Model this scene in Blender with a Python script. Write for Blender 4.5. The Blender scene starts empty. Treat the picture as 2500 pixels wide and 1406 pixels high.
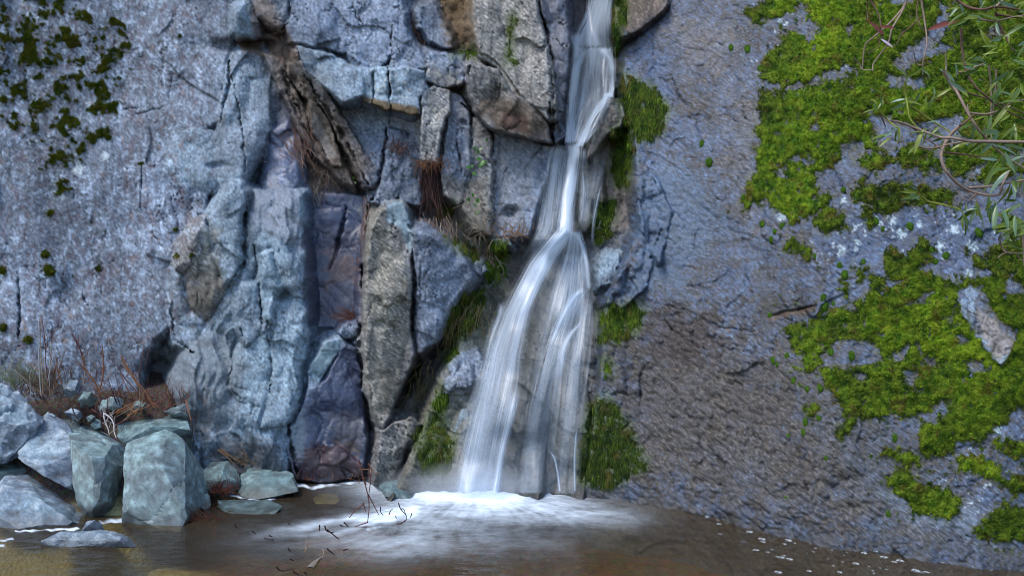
import bpy, bmesh, math, random
import numpy as np
from mathutils import Vector, Matrix, Quaternion

# ------------------------------------------------------------------ camera, sky, sun, exposure
scene = bpy.context.scene
C = scene.collection
F_PX, HOR, EYE = 2453.0, 570.0, 1.5      # focal length in photo pixels, horizon row, eye height over the pool
cam_d = bpy.data.cameras.new('camera')
cam = bpy.data.objects.new('camera', cam_d); C.objects.link(cam)
cam.location = (0, 0, EYE); cam.rotation_euler = (math.radians(90), 0, 0)
cam_d.sensor_fit = 'HORIZONTAL'; cam_d.sensor_width = 36.0
cam_d.lens = 36.0 * F_PX / 2500.0
cam_d.shift_y = -(703.0 - HOR) / 2500.0
cam_d.clip_start = 0.05; cam_d.clip_end = 500
scene.camera = cam

SUN_EL, SUN_AZ = math.radians(58), math.radians(232)   # azimuth clockwise from +Y: high, behind and to the left
world = bpy.data.worlds.new('World'); scene.world = world; world.use_nodes = True
wn, wl = world.node_tree.nodes, world.node_tree.links
for n in list(wn): wn.remove(n)
sky = wn.new('ShaderNodeTexSky'); sky.sky_type = 'NISHITA'; sky.sun_disc = False
sky.sun_elevation = SUN_EL; sky.sun_rotation = SUN_AZ
sky.air_density = 1.0; sky.dust_density = 1.0; sky.ozone_density = 1.0
bg = wn.new('ShaderNodeBackground'); bg.inputs['Strength'].default_value = 0.125
wo = wn.new('ShaderNodeOutputWorld')
wl.new(sky.outputs[0], bg.inputs[0]); wl.new(bg.outputs[0], wo.inputs[0])
sun_d = bpy.data.lights.new('sun', 'SUN'); sun_d.energy = 1.2; sun_d.angle = math.radians(24); sun_d.color = (1.0, 0.95, 0.89)
sun = bpy.data.objects.new('sun', sun_d); C.objects.link(sun)
_sd = Vector((math.sin(SUN_AZ) * math.cos(SUN_EL), math.cos(SUN_AZ) * math.cos(SUN_EL), math.sin(SUN_EL)))
sun.rotation_euler = _sd.to_track_quat('Z', 'Y').to_euler(); sun.location = (-3, -3, 9)
scene.view_settings.view_transform = 'Standard'; scene.view_settings.look = 'None'
scene.view_settings.gamma = 1.0; scene.view_settings.use_curve_mapping = False
scene.view_settings.exposure = 1.42
scene.render.engine = 'CYCLES'
scene.cycles.max_bounces = 6; scene.cycles.diffuse_bounces = 3; scene.cycles.glossy_bounces = 3; scene.cycles.volume_bounces = 3
scene.cycles.transparent_max_bounces = 40; scene.cycles.use_denoising = True; scene.cycles.filter_width = 1.0
scene.cycles.caustics_reflective = False; scene.cycles.caustics_refractive = False

rng = np.random.default_rng(7)
random.seed(7)
f32 = np.float32

# ------------------------------------------------------------------ noise
_ga = rng.random(256) * 2 * np.pi
_GX, _GY = np.cos(_ga).astype(f32), np.sin(_ga).astype(f32)
def _hash(ix, iy, seed):
    h = (ix.astype(np.uint32) * np.uint32(374761393) + iy.astype(np.uint32) * np.uint32(668265263) + np.uint32((seed * 2654435761) & 0xffffffff))
    h ^= h >> np.uint32(13); h *= np.uint32(1274126177); h ^= h >> np.uint32(16)
    return h
def noise(x, y, seed=0):
    """gradient noise, about -1..1"""
    x = np.asarray(x, f32); y = np.asarray(y, f32)
    x0 = np.floor(x); y0 = np.floor(y); fx = x - x0; fy = y - y0
    ix = x0.astype(np.int32); iy = y0.astype(np.int32)
    u = fx * fx * fx * (fx * (fx * 6 - 15) + 10); v = fy * fy * fy * (fy * (fy * 6 - 15) + 10)
    def c(dx, dy):
        k = (_hash(ix + dx, iy + dy, seed) & np.uint32(255)).astype(np.int32)
        return _GX[k] * (fx - dx) + _GY[k] * (fy - dy)
    a = c(0, 0); b = c(1, 0); d = c(0, 1); e = c(1, 1)
    a = a + u * (b - a); d = d + u * (e - d)
    return (a + v * (d - a)) * f32(1.5)
def fbm(x, y, seed=0, oct=4, gain=0.5):
    s = 0; a = 1.0; t = 0; f = 1.0
    for o in range(oct):
        s = s + a * noise(x * f, y * f, seed + o * 17); t += a; a *= gain; f *= 2.03
    return s / t
def ridged(x, y, seed=0, oct=3):
    s = 0; a = 1.0; t = 0; f = 1.0
    for o in range(oct):
        s = s + a * (1 - np.abs(noise(x * f, y * f, seed + o * 13))) ; t += a; a *= 0.5; f *= 2.1
    return s / t
def cells(x, y, seed=0, tilt=1.0, k=1.2):
    """broken-rock facets: the highest of the random planes of the neighbouring cells"""
    x = np.asarray(x, f32); y = np.asarray(y, f32)
    ix = np.floor(x).astype(np.int32); iy = np.floor(y).astype(np.int32)
    best = None; bid = None
    for dx in (-1, 0, 1):
        for dy in (-1, 0, 1):
            h = _hash(ix + dx, iy + dy, seed)
            r1 = (h & np.uint32(255)).astype(f32) / 255; r2 = ((h >> np.uint32(8)) & np.uint32(255)).astype(f32) / 255
            r3 = ((h >> np.uint32(16)) & np.uint32(255)).astype(f32) / 255; r4 = (h >> np.uint32(24)).astype(f32) / 255
            ddx = x - (ix + dx + r1); ddy = y - (iy + dy + r2)
            v = r3 * 0.7 + tilt * (r4 - 0.5) * 2 * ddx + tilt * (r3 + r1 - 1.0) * ddy - k * (ddx * ddx + ddy * ddy)
            if best is None: best = v; bid = r4
            else:
                m = v > best; best = np.where(m, v, best); bid = np.where(m, r4, bid)
    return best, bid
def sstep(a, b, x):
    t = np.clip((x - a) / (b - a), 0, 1); return t * t * (3 - 2 * t)
def sdf(poly, X, Y):
    """signed distance to a polygon in pixels, inside positive"""
    p = np.array(poly, f32); n = len(p)
    d2 = np.full(X.shape, 1e12, f32); ins = np.zeros(X.shape, bool)
    for i in range(n):
        ax, ay = p[i]; bx, by = p[(i + 1) % n]
        ex, ey = bx - ax, by - ay
        wx = X - ax; wy = Y - ay
        t = np.clip((wx * ex + wy * ey) / (ex * ex + ey * ey + 1e-9), 0, 1)
        qx = wx - ex * t; qy = wy - ey * t
        np.minimum(d2, qx * qx + qy * qy, out=d2)
        if ey != 0:
            c = ((ay <= Y) != (by <= Y)) & (X < ax + ex * (Y - ay) / ey)
            ins ^= c
    d = np.sqrt(d2)
    return np.where(ins, d, -d)
def linedist(pts, X, Y):
    d2 = np.full(X.shape, 1e12, f32); tt = np.zeros(X.shape, f32); n = len(pts) - 1
    for i in range(n):
        ax, ay = pts[i]; bx, by = pts[i + 1]; ex, ey = bx - ax, by - ay
        wx = X - ax; wy = Y - ay
        t = np.clip((wx * ex + wy * ey) / (ex * ex + ey * ey + 1e-9), 0, 1)
        q = (wx - ex * t) ** 2 + (wy - ey * t) ** 2
        m = q < d2; d2 = np.where(m, q, d2); tt = np.where(m, (i + t) / n, tt)
    return np.sqrt(d2), tt

# ------------------------------------------------------------------ helpers: place, colour, objects
def at(px, py, d):
    """world point seen at photo pixel (px, py) at d metres in front of the camera"""
    return Vector(((px - 1250.0) / F_PX * d, d, EYE + (HOR - py) / F_PX * d))
LIGHT = np.array([1.0, 0.97, 1.0]); ALB = 1.0
def alb(r, g, b):
    """rock colour read off the photograph (sRGB) divided by the near-neutral LIGHT tint"""
    c = np.array([r, g, b], float) / 255
    c = np.where(c <= 0.04045, c / 12.92, ((c + 0.055) / 1.055) ** 2.4)
    return (c / LIGHT * ALB).astype(f32)
def tag(o, label=None, cat=None, group=None, kind=None):
    if label: o['label'] = label
    if cat: o['category'] = cat
    if group: o['group'] = group
    if kind: o['kind'] = kind
    return o
def empty(name, loc, parent=None):
    o = bpy.data.objects.new(name, None); C.objects.link(o); o.location = loc; o.empty_display_size = 0.1
    if parent: o.parent = parent
    return o
def mesh_np(name, verts, faces, mat=None, attrs=None, parent=None, smooth=True, origin=None):
    """one mesh object from numpy arrays; faces (n,3) or (n,4); attrs {name: (n,) or (n,3)}"""
    verts = np.asarray(verts, f32); faces = np.asarray(faces, np.int32)
    if origin is not None: verts = verts - np.array(origin, f32)
    me = bpy.data.meshes.new(name)
    k = faces.shape[1]
    me.vertices.add(len(verts)); me.vertices.foreach_set('co', verts.ravel())
    me.loops.add(faces.size); me.loops.foreach_set('vertex_index', faces.ravel())
    me.polygons.add(len(faces)); me.polygons.foreach_set('loop_start', np.arange(0, faces.size, k, dtype=np.int32))
    me.polygons.foreach_set('use_smooth', np.full(len(faces), smooth))
    for an, av in (attrs or {}).items():
        av = np.asarray(av, f32)
        if av.ndim == 2:
            a = me.attributes.new(an, 'FLOAT_COLOR', 'POINT')
            a.data.foreach_set('color', np.concatenate([av, np.ones((len(av), 1), f32)], 1).ravel())
        else:
            a = me.attributes.new(an, 'FLOAT', 'POINT'); a.data.foreach_set('value', av)
    me.update(calc_edges=True); me.validate()
    if mat: me.materials.append(mat)
    o = bpy.data.objects.new(name, me); C.objects.link(o)
    if origin is not None: o.location = origin
    if parent: o.parent = parent
    return o
class N:
    """short node helper"""
    def __init__(s, name):
        s.m = bpy.data.materials.new(name); s.m.use_nodes = True; s.t = s.m.node_tree
        for n in list(s.t.nodes): s.t.nodes.remove(n)
        s.out = s.t.nodes.new('ShaderNodeOutputMaterial')
    def n(s, typ, ins=None, **props):
        nd = s.t.nodes.new('ShaderNode' + typ)
        for k, v in props.items(): setattr(nd, k, v)
        for k, v in (ins or {}).items(): s.set(nd.inputs[k], v)
        return nd
    def set(s, sock, v):
        if hasattr(v, 'is_linked') or isinstance(v, bpy.types.NodeSocket): s.t.links.new(v, sock)
        else: sock.default_value = v
    def math(s, op, a, b=0.0, clamp=False):
        nd = s.n('Math', {0: a, 1: b}, operation=op, use_clamp=clamp); return nd.outputs[0]
    def mix(s, f, a, b, blend='MIX'):
        nd = s.n('MixRGB', {0: f, 1: a, 2: b}, blend_type=blend); return nd.outputs[0]
    def ramp(s, f, stops, interp='LINEAR'):
        nd = s.n('ValToRGB', {0: f}); nd.color_ramp.interpolation = interp
        e = nd.color_ramp.elements
        while len(e) < len(stops): e.new(0.5)
        for i, (p, c) in enumerate(stops):
            e[i].position = p; e[i].color = (c, c, c, 1) if not hasattr(c, '__len__') else (*c, 1)
        return nd.outputs[0]
    def attr(s, name, col=False):
        nd = s.n('Attribute', attribute_name=name); return nd.outputs['Color' if col else 'Fac']
    def noise(s, vec, scale, detail=4, rough=0.6, dist=0.0):
        nd = s.n('TexNoise', {'Vector': vec, 'Scale': scale, 'Detail': detail, 'Roughness': rough, 'Distortion': dist}); return nd.outputs['Fac']
    def done(s, shader):
        s.t.links.new(shader, s.out.inputs['Surface']); return s.m
def obj_coords(q, scale=(1, 1, 1), rot=(0, 0, 0)):
    tc = q.n('TexCoord'); mp = q.n('Mapping', {'Vector': tc.outputs['Object'], 'Scale': scale, 'Rotation': rot}); return mp.outputs[0]

# ------------------------------------------------------------------ materials
def rock_material(name, chips=True, lines=False):
    q = N(name); v = obj_coords(q)
    base = q.attr('col', True); wet = q.attr('wet'); chip = q.attr('chip')
    n1 = q.noise(v, 55, 5, 0.65); n2 = q.noise(v, 260, 3, 0.7)
    # slanted flakes
    v2 = q.n('Mapping', {'Vector': obj_coords(q, (1, 1, 1), (0.0, math.radians(-38), 0.0)), 'Scale': (42, 60, 170)}).outputs[0]
    vor = q.n('TexVoronoi', {'Vector': v2, 'Scale': 1.0, 'Randomness': 1.0}, feature='F1')
    n3 = q.noise(v2, 1.3, 3, 0.7, 0.6)
    var = q.math('MULTIPLY_ADD', n1, 1.1); q.t.nodes[-1].inputs[2].default_value = 0.45
    var2 = q.math('MULTIPLY_ADD', n2, 1.3); q.t.nodes[-1].inputs[2].default_value = 0.35
    vv = q.math('MULTIPLY', var, var2)
    fl = q.ramp(vor.outputs['Color'], [(0.12, 0.38), (0.5, 0.92), (0.88, 1.95)])
    flm = q.mix(q.math('MULTIPLY', chip, 0.9, True), (1, 1, 1, 1), fl)
    c = q.mix(1.0, base, vv, 'MULTIPLY'); c = q.mix(1.0, c, flm, 'MULTIPLY')
    if lines:
        v3 = obj_coords(q, (1, 1, 1), (math.radians(12), math.radians(-24), 0.3))
        wv = q.n('TexWave', {'Vector': v3, 'Scale': 4.5, 'Distortion': 7.0, 'Detail': 3.0, 'Detail Scale': 1.6}, bands_direction='Z')
        ln = q.ramp(wv.outputs['Fac'], [(0.0, 0.62), (0.035, 1.0)])
        c = q.mix(0.55, c, q.mix(1.0, c, ln, 'MULTIPLY'))
    rough = q.math('MULTIPLY_ADD', wet, -0.60); q.t.nodes[-1].inputs[2].default_value = 0.82
    rough = q.math('ADD', rough, q.math('MULTIPLY', n1, 0.1))
    spec = q.math('MULTIPLY_ADD', wet, 0.38); q.t.nodes[-1].inputs[2].default_value = 0.28
    b1 = q.n('Bump', {'Height': n1, 'Strength': 0.25, 'Distance': 0.009})
    b2 = q.n('Bump', {'Height': n2, 'Strength': 0.4, 'Distance': 0.005, 'Normal': b1.outputs[0]})
    hh = q.math('MULTIPLY', q.math('ADD', vor.outputs['Distance'], n3), chip)
    b3 = q.n('Bump', {'Height': hh, 'Strength': 0.55, 'Distance': 0.008, 'Normal': b2.outputs[0]})
    p = q.n('BsdfPrincipled', {'Base Color': c, 'Roughness': rough, 'Specular IOR Level': spec, 'Normal': b3.outputs[0]})
    return q.done(p.outputs[0])
M = {}
M['rock'] = rock_material('rock')
M['boulder'] = rock_material('boulder', lines=True)
# ------------------------------------------------------------------ the cliff: a relief of traced slabs, blocks and columns
def axis(a, b, step, lo, hi, coarse):
    l = [a]; s = step
    while l[-1] > lo: s = min(s * 1.12, coarse / 4 if a - l[-1] < 520 * step / 2.9 else coarse); l.append(l[-1] - s)
    r = [b]; s = step
    while r[-1] < hi: s = min(s * 1.12, coarse / 4 if r[-1] - b < 520 * step / 2.9 else coarse); r.append(r[-1] + s)
    return np.array(l[:0:-1] + list(np.arange(a, b, step)) + r, f32)
AX = axis(-60, 2560, 2.9, -1100, 3500, 30)
AY = axis(-60, 1440, 2.9, -1500, 1700, 30)
U, V = np.meshgrid(AX, AY)
foot = np.interp(U, [-1100, -100, 300, 700, 1100, 1220, 1400, 1600, 1800, 2000, 2200, 2500, 3500],
                 [5.7, 6.05, 6.2, 6.12, 6.12, 6.10, 5.93, 5.75, 5.36, 5.0, 4.83, 4.64, 4.1]).astype(f32)
lean = np.interp(U, [-1100, 0, 600, 1000, 1300, 1500, 1800, 2500, 3500], [.10, .12, .18, .22, .26, .34, .40, .42, .42]).astype(f32)
BASE = (foot + lean * EYE) / (1 - lean * (HOR - V) / F_PX)
WU = U + 6 * fbm(U / 46, V / 46, 3, 3) ; WV = V + 6 * fbm(U / 46, V / 46, 9, 3)
WU2 = U + 2 * noise(U / 19, V / 19, 31); WV2 = V + 2 * noise(U / 19, V / 19, 37)
WU = WU + (WU2 - U); WV = WV + (WV2 - V)

# palettes: c1, c2, light fleck, light amount, dark fleck, dark amount, chips, wetness
PAL = {
 'purple': (alb(110,121,140), alb(90,97,111), alb(148,162,180), .50, alb(80,72,86), .40, .30, .10),
 'smooth': (alb(112,133,152), alb(100,111,127), alb(140,164,180), .30, alb(86,86,94), .26, .08, .14),
 'pale':   (alb(128,150,168), alb(112,128,146), alb(160,186,200), .25, alb(100,105,110), .10, .05, .10),
 'grey':   (alb(108,122,146), alb(92,102,122), alb(146,148,152), .34, alb(72,72,78), .25, .30, .10),
 'lichen': (alb(114,111,110), alb(94,92,94), alb(166,162,152), .50, alb(66,60,54), .34, .55, .05),
 'wet':    (alb(58,72,106), alb(72,82,112), alb(104,114,138), .18, alb(46,40,50), .30, .05, .97),
 'brown':  (alb(98,84,74), alb(78,66,56), alb(128,116,102), .28, alb(52,42,36), .30, .45, .12),
 'rust':   (alb(112,86,56), alb(86,66,46), alb(140,116,86), .25, alb(60,44,30), .30, .40, .05),
 'slab':   (alb(62,77,106), alb(50,60,82), alb(92,109,136), .32, alb(56,50,47), .60, .70, .72),
 'olive':  (alb(92,88,78), alb(76,80,66), alb(120,118,110), .22, alb(56,52,44), .34, .30, .30),
 'fall':   (alb(56,58,56), alb(50,49,41), alb(72,76,76), .2, alb(60,58,54), .30, .25, .60),
 'dark':   (alb(52,50,52), alb(64,58,54), alb(84,80,78), .2, alb(34,30,30), .30, .20, .30),
 'darkblue': (alb(70,80,104), alb(58,62,78), alb(100,108,126), .2, alb(40,38,44), .35, .20, .60),
}
# slabs: name, polygon, offset (m, minus = nearer), slope gx, gy (m per 100 px), edge rounding px, edge drop m, facet amp, facet size px, palette
S = [
 # left wall and the smooth fluted rock
 ('rock_face', [(-1300,-1700),(560,-1700),(562,-20),(585,30),(572,100),(562,150),(556,225),(540,300),(500,330),(430,420),(440,470),(430,560),(436,640),(425,800),(360,860),(350,950),(330,1120),(-1300,1900)], -.10, 0.0, .0, 40, .12, .030, 120, 'purple'),
 ('rock_knob', [(575,25),(592,20),(605,45),(625,60),(632,88),(620,96),(580,92),(570,80)], -.22, .1, .1, 14, .10, .02, 40, 'smooth'),
 ('rock_slab', [(558,150),(580,105),(640,112),(660,150),(652,230),(655,320),(600,440),(545,470),(530,400),(536,300)], -.12, .03, -.02, 30, .07, .03, 70, 'smooth'),
 ('rock_slab', [(653,150),(690,200),(708,270),(706,300),(660,330),(652,300)], .03, .1, 0, 14, .06, .02, 50, 'darkblue'),
 ('rock_slab', [(655,325),(700,300),(730,345),(740,420),(742,470),(640,470),(645,400)], -.06, .05, 0, 18, .06, .025, 60, 'wet'),
 ('rock_bulge', [(425,325),(470,318),(530,330),(590,400),(575,455),(500,475),(440,462),(400,440)], -.16, 0, .02, 40, .08, .03, 60, 'smooth'),
 ('rock_bulge', [(345,405),(430,400),(500,470),(500,560),(450,640),(360,620),(340,520)], -.14, 0, 0, 30, .05, .02, 90, 'grey'),
 ('rock_fin', [(570,446),(590,448),(606,470),(600,500),(592,545),(594,620),(590,650),(570,690),(548,690),(530,650),(505,620),(500,580),(515,520),(550,470)], -.30, .06, .02, 16, .14, .02, 60, 'pale'),
 ('rock_knob', [(500,540),(515,560),(535,660),(555,690),(545,730),(515,780),(500,785),(470,765),(456,720),(458,660),(432,650),(440,600),(480,550)], -.27, .0, .09, 22, .14, .035, 60, 'lichen'),
 ('rock_lobe', [(425,660),(458,680),(462,760),(500,790),(495,830),(470,860),(430,835),(418,760)], -.20, 0, .06, 20, .08, .02, 70, 'smooth'),
 ('rock_face', [(590,470),(740,470),(738,560),(748,690),(756,770),(745,830),(735,880),(722,920),(728,990),(697,1032),(694,1100),(700,1160),(600,1180),(470,1180),(440,1000),(420,920),(470,850),(500,790),(550,700),(590,650)], -.17, .0, .0, 30, .14, .03, 70, 'smooth'),
 ('rock_rib', [(612,520),(640,535),(646,600),(632,660),(600,690),(570,700),(594,655),(600,590)], -.235, .05, .03, 18, .06, .015, 40, 'smooth'),
 ('rock_rib', [(645,620),(662,610),(672,660),(690,700),(672,730),(665,770),(668,790),(648,770),(636,730),(634,680)], -.27, .06, .02, 14, .09, .018, 36, 'pale'),
 ('rock_rib', [(662,580),(690,590),(725,650),(735,720),(722,720),(690,690),(668,650)], -.25, -.02, .03, 18, .08, .02, 40, 'smooth'),
 ('rock_rib', [(585,690),(630,690),(636,740),(650,800),(600,840),(575,800),(560,740)], -.235, .0, -.02, 20, .05, .02, 40, 'smooth'),
 ('rock_rib', [(605,800),(650,795),(660,850),(662,960),(640,990),(590,975),(560,945),(570,880)], -.225, .02, 0, 20, .06, .015, 60, 'pale'),
 ('rock_rib', [(662,870),(695,880),(722,900),(722,990),(690,1035),(640,1040),(662,960)], -.22, .04, 0, 20, .06, .018, 50, 'pale'),
 # upper middle
 ('rock_slab', [(590,-1700),(1040,-1700),(975,-60),(990,50),(1000,110),(960,150),(905,165),(860,135),(760,118),(706,105),(700,70),(640,60),(600,0)], -.10, -.02, -.03, 24, .12, .035, 70, 'grey'),
 ('rock_block', [(625,-60),(710,-60),(706,40),(690,75),(660,65),(632,40)], -.16, 0, .05, 16, .12, .02, 60, 'purple'),
 ('rock_ledge', [(606,70),(655,85),(700,60),(735,115),(730,150),(700,160),(650,140)], .02, 0, 0, 12, .06, .03, 30, 'brown'),
 ('rock_band', [(640,130),(690,150),(712,200),(745,265),(800,340),(850,420),(870,470),(840,450),(780,390),(735,330),(705,260),(668,190)], -.06, .05, .02, 14, .10, .02, 40, 'brown'),
 ('rock_block', [(700,155),(730,150),(745,190),(760,215),(730,225),(708,195)], -.10, .06, 0, 10, .08, .02, 30, 'brown'),
 ('rock_slat', [(760,250),(775,255),(805,300),(828,370),(832,405),(815,408),(790,385),(768,330),(756,285)], -.13, .09, .03, 10, .12, .012, 50, 'brown'),
 ('rock_slat', [(730,205),(765,215),(790,245),(780,262),(755,246),(738,232)], -.10, .08, .03, 8, .10, .012, 30, 'brown'),
 ('rock_slat', [(726,130),(745,165),(790,215),(830,280),(870,345),(935,435),(920,460),(890,455),(855,385),(815,310),(775,235),(738,180)], -.15, .10, .02, 10, .14, .012, 60, 'brown'),
 ('rock_block', [(726,115),(775,125),(830,145),(870,165),(910,163),(892,190),(888,235),(850,252),(832,250),(800,225),(765,190),(735,160)], -.24, .02, -.05, 18, .16, .025, 50, 'pale'),
 ('rock_slab', [(850,130),(905,160),(955,152),(948,168),(905,172),(865,165)], -.16, 0, .06, 8, .06, .01, 40, 'grey'),
 ('rock_block', [(958,60),(985,75),(1012,112),(1042,150),(1040,166),(955,166),(957,120)], -.20, .02, -.04, 12, .14, .018, 50, 'grey'),
 ('rock_block', [(888,175),(910,166),(912,250),(905,256),(884,243)], -.24, 0, .05, 10, .14, .012, 30, 'pale'),
 ('rock_block', [(911,166),(948,168),(952,262),(945,268),(913,255)], -.27, .0, .06, 10, .16, .012, 40, 'pale'),
 ('rock_block', [(952,168),(1000,165),(1038,175),(1042,215),(1024,240),(1024,278),(1008,284),(955,266)], -.30, .02, .06, 12, .18, .015, 40, 'pale'),
 ('rock_face', [(835,255),(880,250),(950,275),(950,310),(935,440),(905,455),(870,380),(838,300)], .00, .0, -.02, 14, .08, .025, 60, 'grey'),
 ('rock_slab', [(950,280),(1022,292),(1020,330),(990,320),(950,310)], .04, 0, 0, 8, .06, .02, 40, 'wet'),
 ('rock_column', [(948,312),(990,322),(1000,360),(985,420),(975,480),(940,500),(902,492),(932,440)], -.07, .03, .0, 12, .12, .02, 50, 'grey'),
 ('rock_column', [(1000,330),(1028,325),(1030,400),(1030,500),(1000,500),(975,485),(988,420)], -.05, .02, .0, 10, .10, .02, 40, 'grey'),
 ('rock_block', [(1046,132),(1090,134),(1130,142),(1148,175),(1142,200),(1118,206),(1085,215),(1050,205),(1036,190)], -.22, .02, 0, 12, .14, .02, 40, 'grey'),
 ('rock_column', [(1030,222),(1060,212),(1098,222),(1102,270),(1085,292),(1074,320),(1068,400),(1048,395),(1028,390)], -.25, .03, .02, 12, .20, .02, 40, 'lichen'),
 ('rock_column', [(1100,226),(1130,236),(1148,280),(1150,300),(1150,420),(1140,480),(1120,500),(1086,480),(1080,400),(1092,300)], -.15, .02, .0, 10, .18, .02, 40, 'grey'),
 ('rock_column', [(1151,288),(1168,290),(1196,325),(1204,400),(1202,570),(1150,560),(1130,500),(1152,430)], -.13, .0, .0, 10, .12, .018, 40, 'lichen'),
 ('rock_block', [(1138,160),(1150,158),(1215,170),(1250,230),(1300,250),(1338,300),(1348,352),(1300,342),(1235,325),(1200,316),(1160,275),(1142,215)], -.30, .03, .09, 16, .26, .03, 60, 'lichen'),
 ('rock_block', [(1158,-1700),(1330,-1700),(1312,10),(1330,80),(1352,180),(1362,290),(1345,300),(1290,255),(1240,225),(1212,165),(1170,145),(1155,80),(1150,20)], -.26, .0, -.02, 18, .22, .03, 70, 'lichen'),
 ('rock_column', [(1335,-1700),(1400,-1700),(1384,-40),(1384,60),(1392,110),(1382,220),(1366,320),(1356,250),(1352,150),(1325,50),(1318,0)], -.16, .06, .0, 12, .20, .02, 50, 'darkblue'),
 ('rock_block', [(1350,260),(1372,290),(1382,330),(1355,352),(1348,320)], -.14, .05, 0, 10, .12, .015, 30, 'wet'),
 ('rock_face', [(1204,322),(1300,346),(1350,362),(1335,430),(1310,520),(1290,575),(1206,580),(1203,430)], -.06, .02, .0, 12, .10, .02, 80, 'grey'),
 ('rock_face', [(1055,-1700),(1158,-1700),(1152,60),(1165,130),(1110,130),(1080,60)], .10, 0, .02, 12, .10, .03, 40, 'rust'),
 ('rock_block', [(1012,25),(1055,5),(1075,40),(1102,85),(1106,118),(1085,122),(1050,100),(1028,70)], -.14, .03, -.02, 14, .16, .02, 50, 'purple'),
 # lower middle
 ('wet_slab', [(738,470),(800,470),(885,478),(902,520),(890,650),(884,790),(840,800),(775,800),(765,720),(748,600)], .10, -.02, .0, 12, .08, .012, 90, 'wet'),
 ('wet_slab', [(738,560),(752,600),(768,700),(782,760),(772,800),(752,840),(742,800),(752,720),(744,640)], .13, .1, 0, 8, .06, .02, 30, 'wet'),
 ('rock_pillar', [(940,494),(984,490),(996,510),(1010,560),(1014,640),(1008,720),(1006,800),(1018,870),(1000,910),(965,990),(938,1058),(910,1010),(890,960),(882,850),(888,680),(905,540)], -.26, .10, .01, 26, .30, .025, 60, 'lichen'),
 ('rock_bulb', [(998,560),(1030,556),(1078,578),(1120,598),(1150,632),(1166,680),(1150,706),(1112,745),(1090,800),(1062,850),(1030,880),(1014,870),(1006,800),(1010,700)], -.24, .05, .06, 40, .26, .03, 50, 'grey'),
 ('rock_wedge', [(836,792),(868,780),(880,800),(872,820),(845,826),(830,812)], -.10, .03, .04, 8, .14, .012, 30, 'grey'),
 ('rock_slab', [(790,838),(826,826),(838,832),(812,880),(770,950),(752,945),(752,905)], -.14, .03, .02, 10, .10, .012, 40, 'pale'),
 ('wet_slab', [(838,832),(868,850),(884,900),(888,960),(896,1040),(898,1110),(890,1160),(780,1185),(712,1165),(696,1090),(698,1048),(732,1002),(752,945),(790,930)], -.12, .03, .02, 22, .16, .02, 60, 'wet'),
 ('rock_slab', [(868,835),(882,840),(890,930),(876,920)], -.08, .05, 0, 8, .10, .012, 30, 'wet'),
 ('rock_block', [(932,1052),(965,1030),(1000,1018),(1026,1036),(1018,1070),(1000,1110),(975,1140),(955,1180),(910,1180),(922,1110)], -.24, .14, .03, 12, .24, .025, 40, 'lichen'),
 ('mossy_ledge', [(1200,600),(1300,570),(1350,560),(1330,650),(1240,800),(1160,1000),(1130,1200),(930,1250),(1000,1130),(1040,1000),(1090,900),(1130,790),(1170,700)], -.02, .06, -.06, 30, .10, .04, 60, 'olive'),
 ('rock_slab', [(1082,935),(1110,905),(1150,890),(1180,885),(1172,925),(1140,948),(1108,945),(1088,960)], -.14, .0, -.06, 10, .10, .02, 30, 'grey'),
 ('rock_slab', [(1095,890),(1130,858),(1165,850),(1180,880),(1140,892),(1105,908)], -.09, .0, -.06, 10, .08, .02, 26, 'grey'),
 ('rock_slab', [(1130,1000),(1142,1002),(1130,1050),(1112,1062),(1110,1045)], -.12, .03, -.03, 6, .08, .01, 26, 'pale'),
 ('rock_knob', [(1162,640),(1180,640),(1190,662),(1172,672),(1158,660)], -.12, 0, -.02, 8, .10, .01, 26, 'grey'),
 ('rock_knob', [(1212,585),(1240,586),(1245,598),(1215,600)], -.10, 0, -.02, 6, .08, .01, 20, 'grey'),
 # under the waterfall
 ('fall_rock', [(1390,60),(1500,60),(1505,140),(1505,260),(1440,360),(1400,380),(1372,360),(1385,220),(1398,120)], .10, 0, -.03, 20, .10, .03, 60, 'fall'),
 ('fall_rock', [(1350,360),(1440,352),(1480,420),(1470,560),(1400,580),(1330,590),(1300,590),(1335,430)], .06, .02, -.05, 24, .08, .03, 60, 'fall'),
 ('fall_rock', [(1300,590),(1400,560),(1440,590),(1470,700),(1450,760),(1410,820),(1350,900),(1330,1000),(1320,1240),(1120,1240),(1180,960),(1250,740)], .00, .02, -.07, 30, .08, .035, 60, 'fall'),
 ('fall_rock', [(1420,705),(1455,705),(1470,760),(1460,900),(1440,1050),(1430,1240),(1330,1240),(1280,1200),(1300,1000),(1350,830)], -.04, .02, -.05, 30, .08, .03, 60, 'fall'),
 ('fall_rock', [(1290,1010),(1325,1050),(1340,1120),(1335,1240),(1215,1240),(1226,1110),(1262,1060)], -.10, .0, -.03, 14, .12, .02, 60, 'brown'),
 ('fall_knob', [(1452,300),(1482,252),(1516,252),(1530,285),(1516,310),(1480,330),(1440,390),(1430,390)], -.10, .04, -.02, 14, .12, .015, 40, 'fall'),
 ('rock_knob', [(1462,640),(1485,620),(1510,622),(1512,650),(1490,690),(1462,700)], -.12, .02, -.02, 12, .10, .012, 30, 'pale'),
 # right wall
 ('rock_wall', [(1512,175),(1522,120),(1560,80),(1625,30),(1650,-60),(1680,-1700),(3700,-1700),(3700,1900),(1400,1900),(1420,1200),(1440,1050),(1462,900),(1462,800),(1475,740),(1500,690),(1515,640),(1555,560),(1545,430),(1540,300)], -.14, .0, .0, 34, .16, .028, 110, 'slab'),
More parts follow.
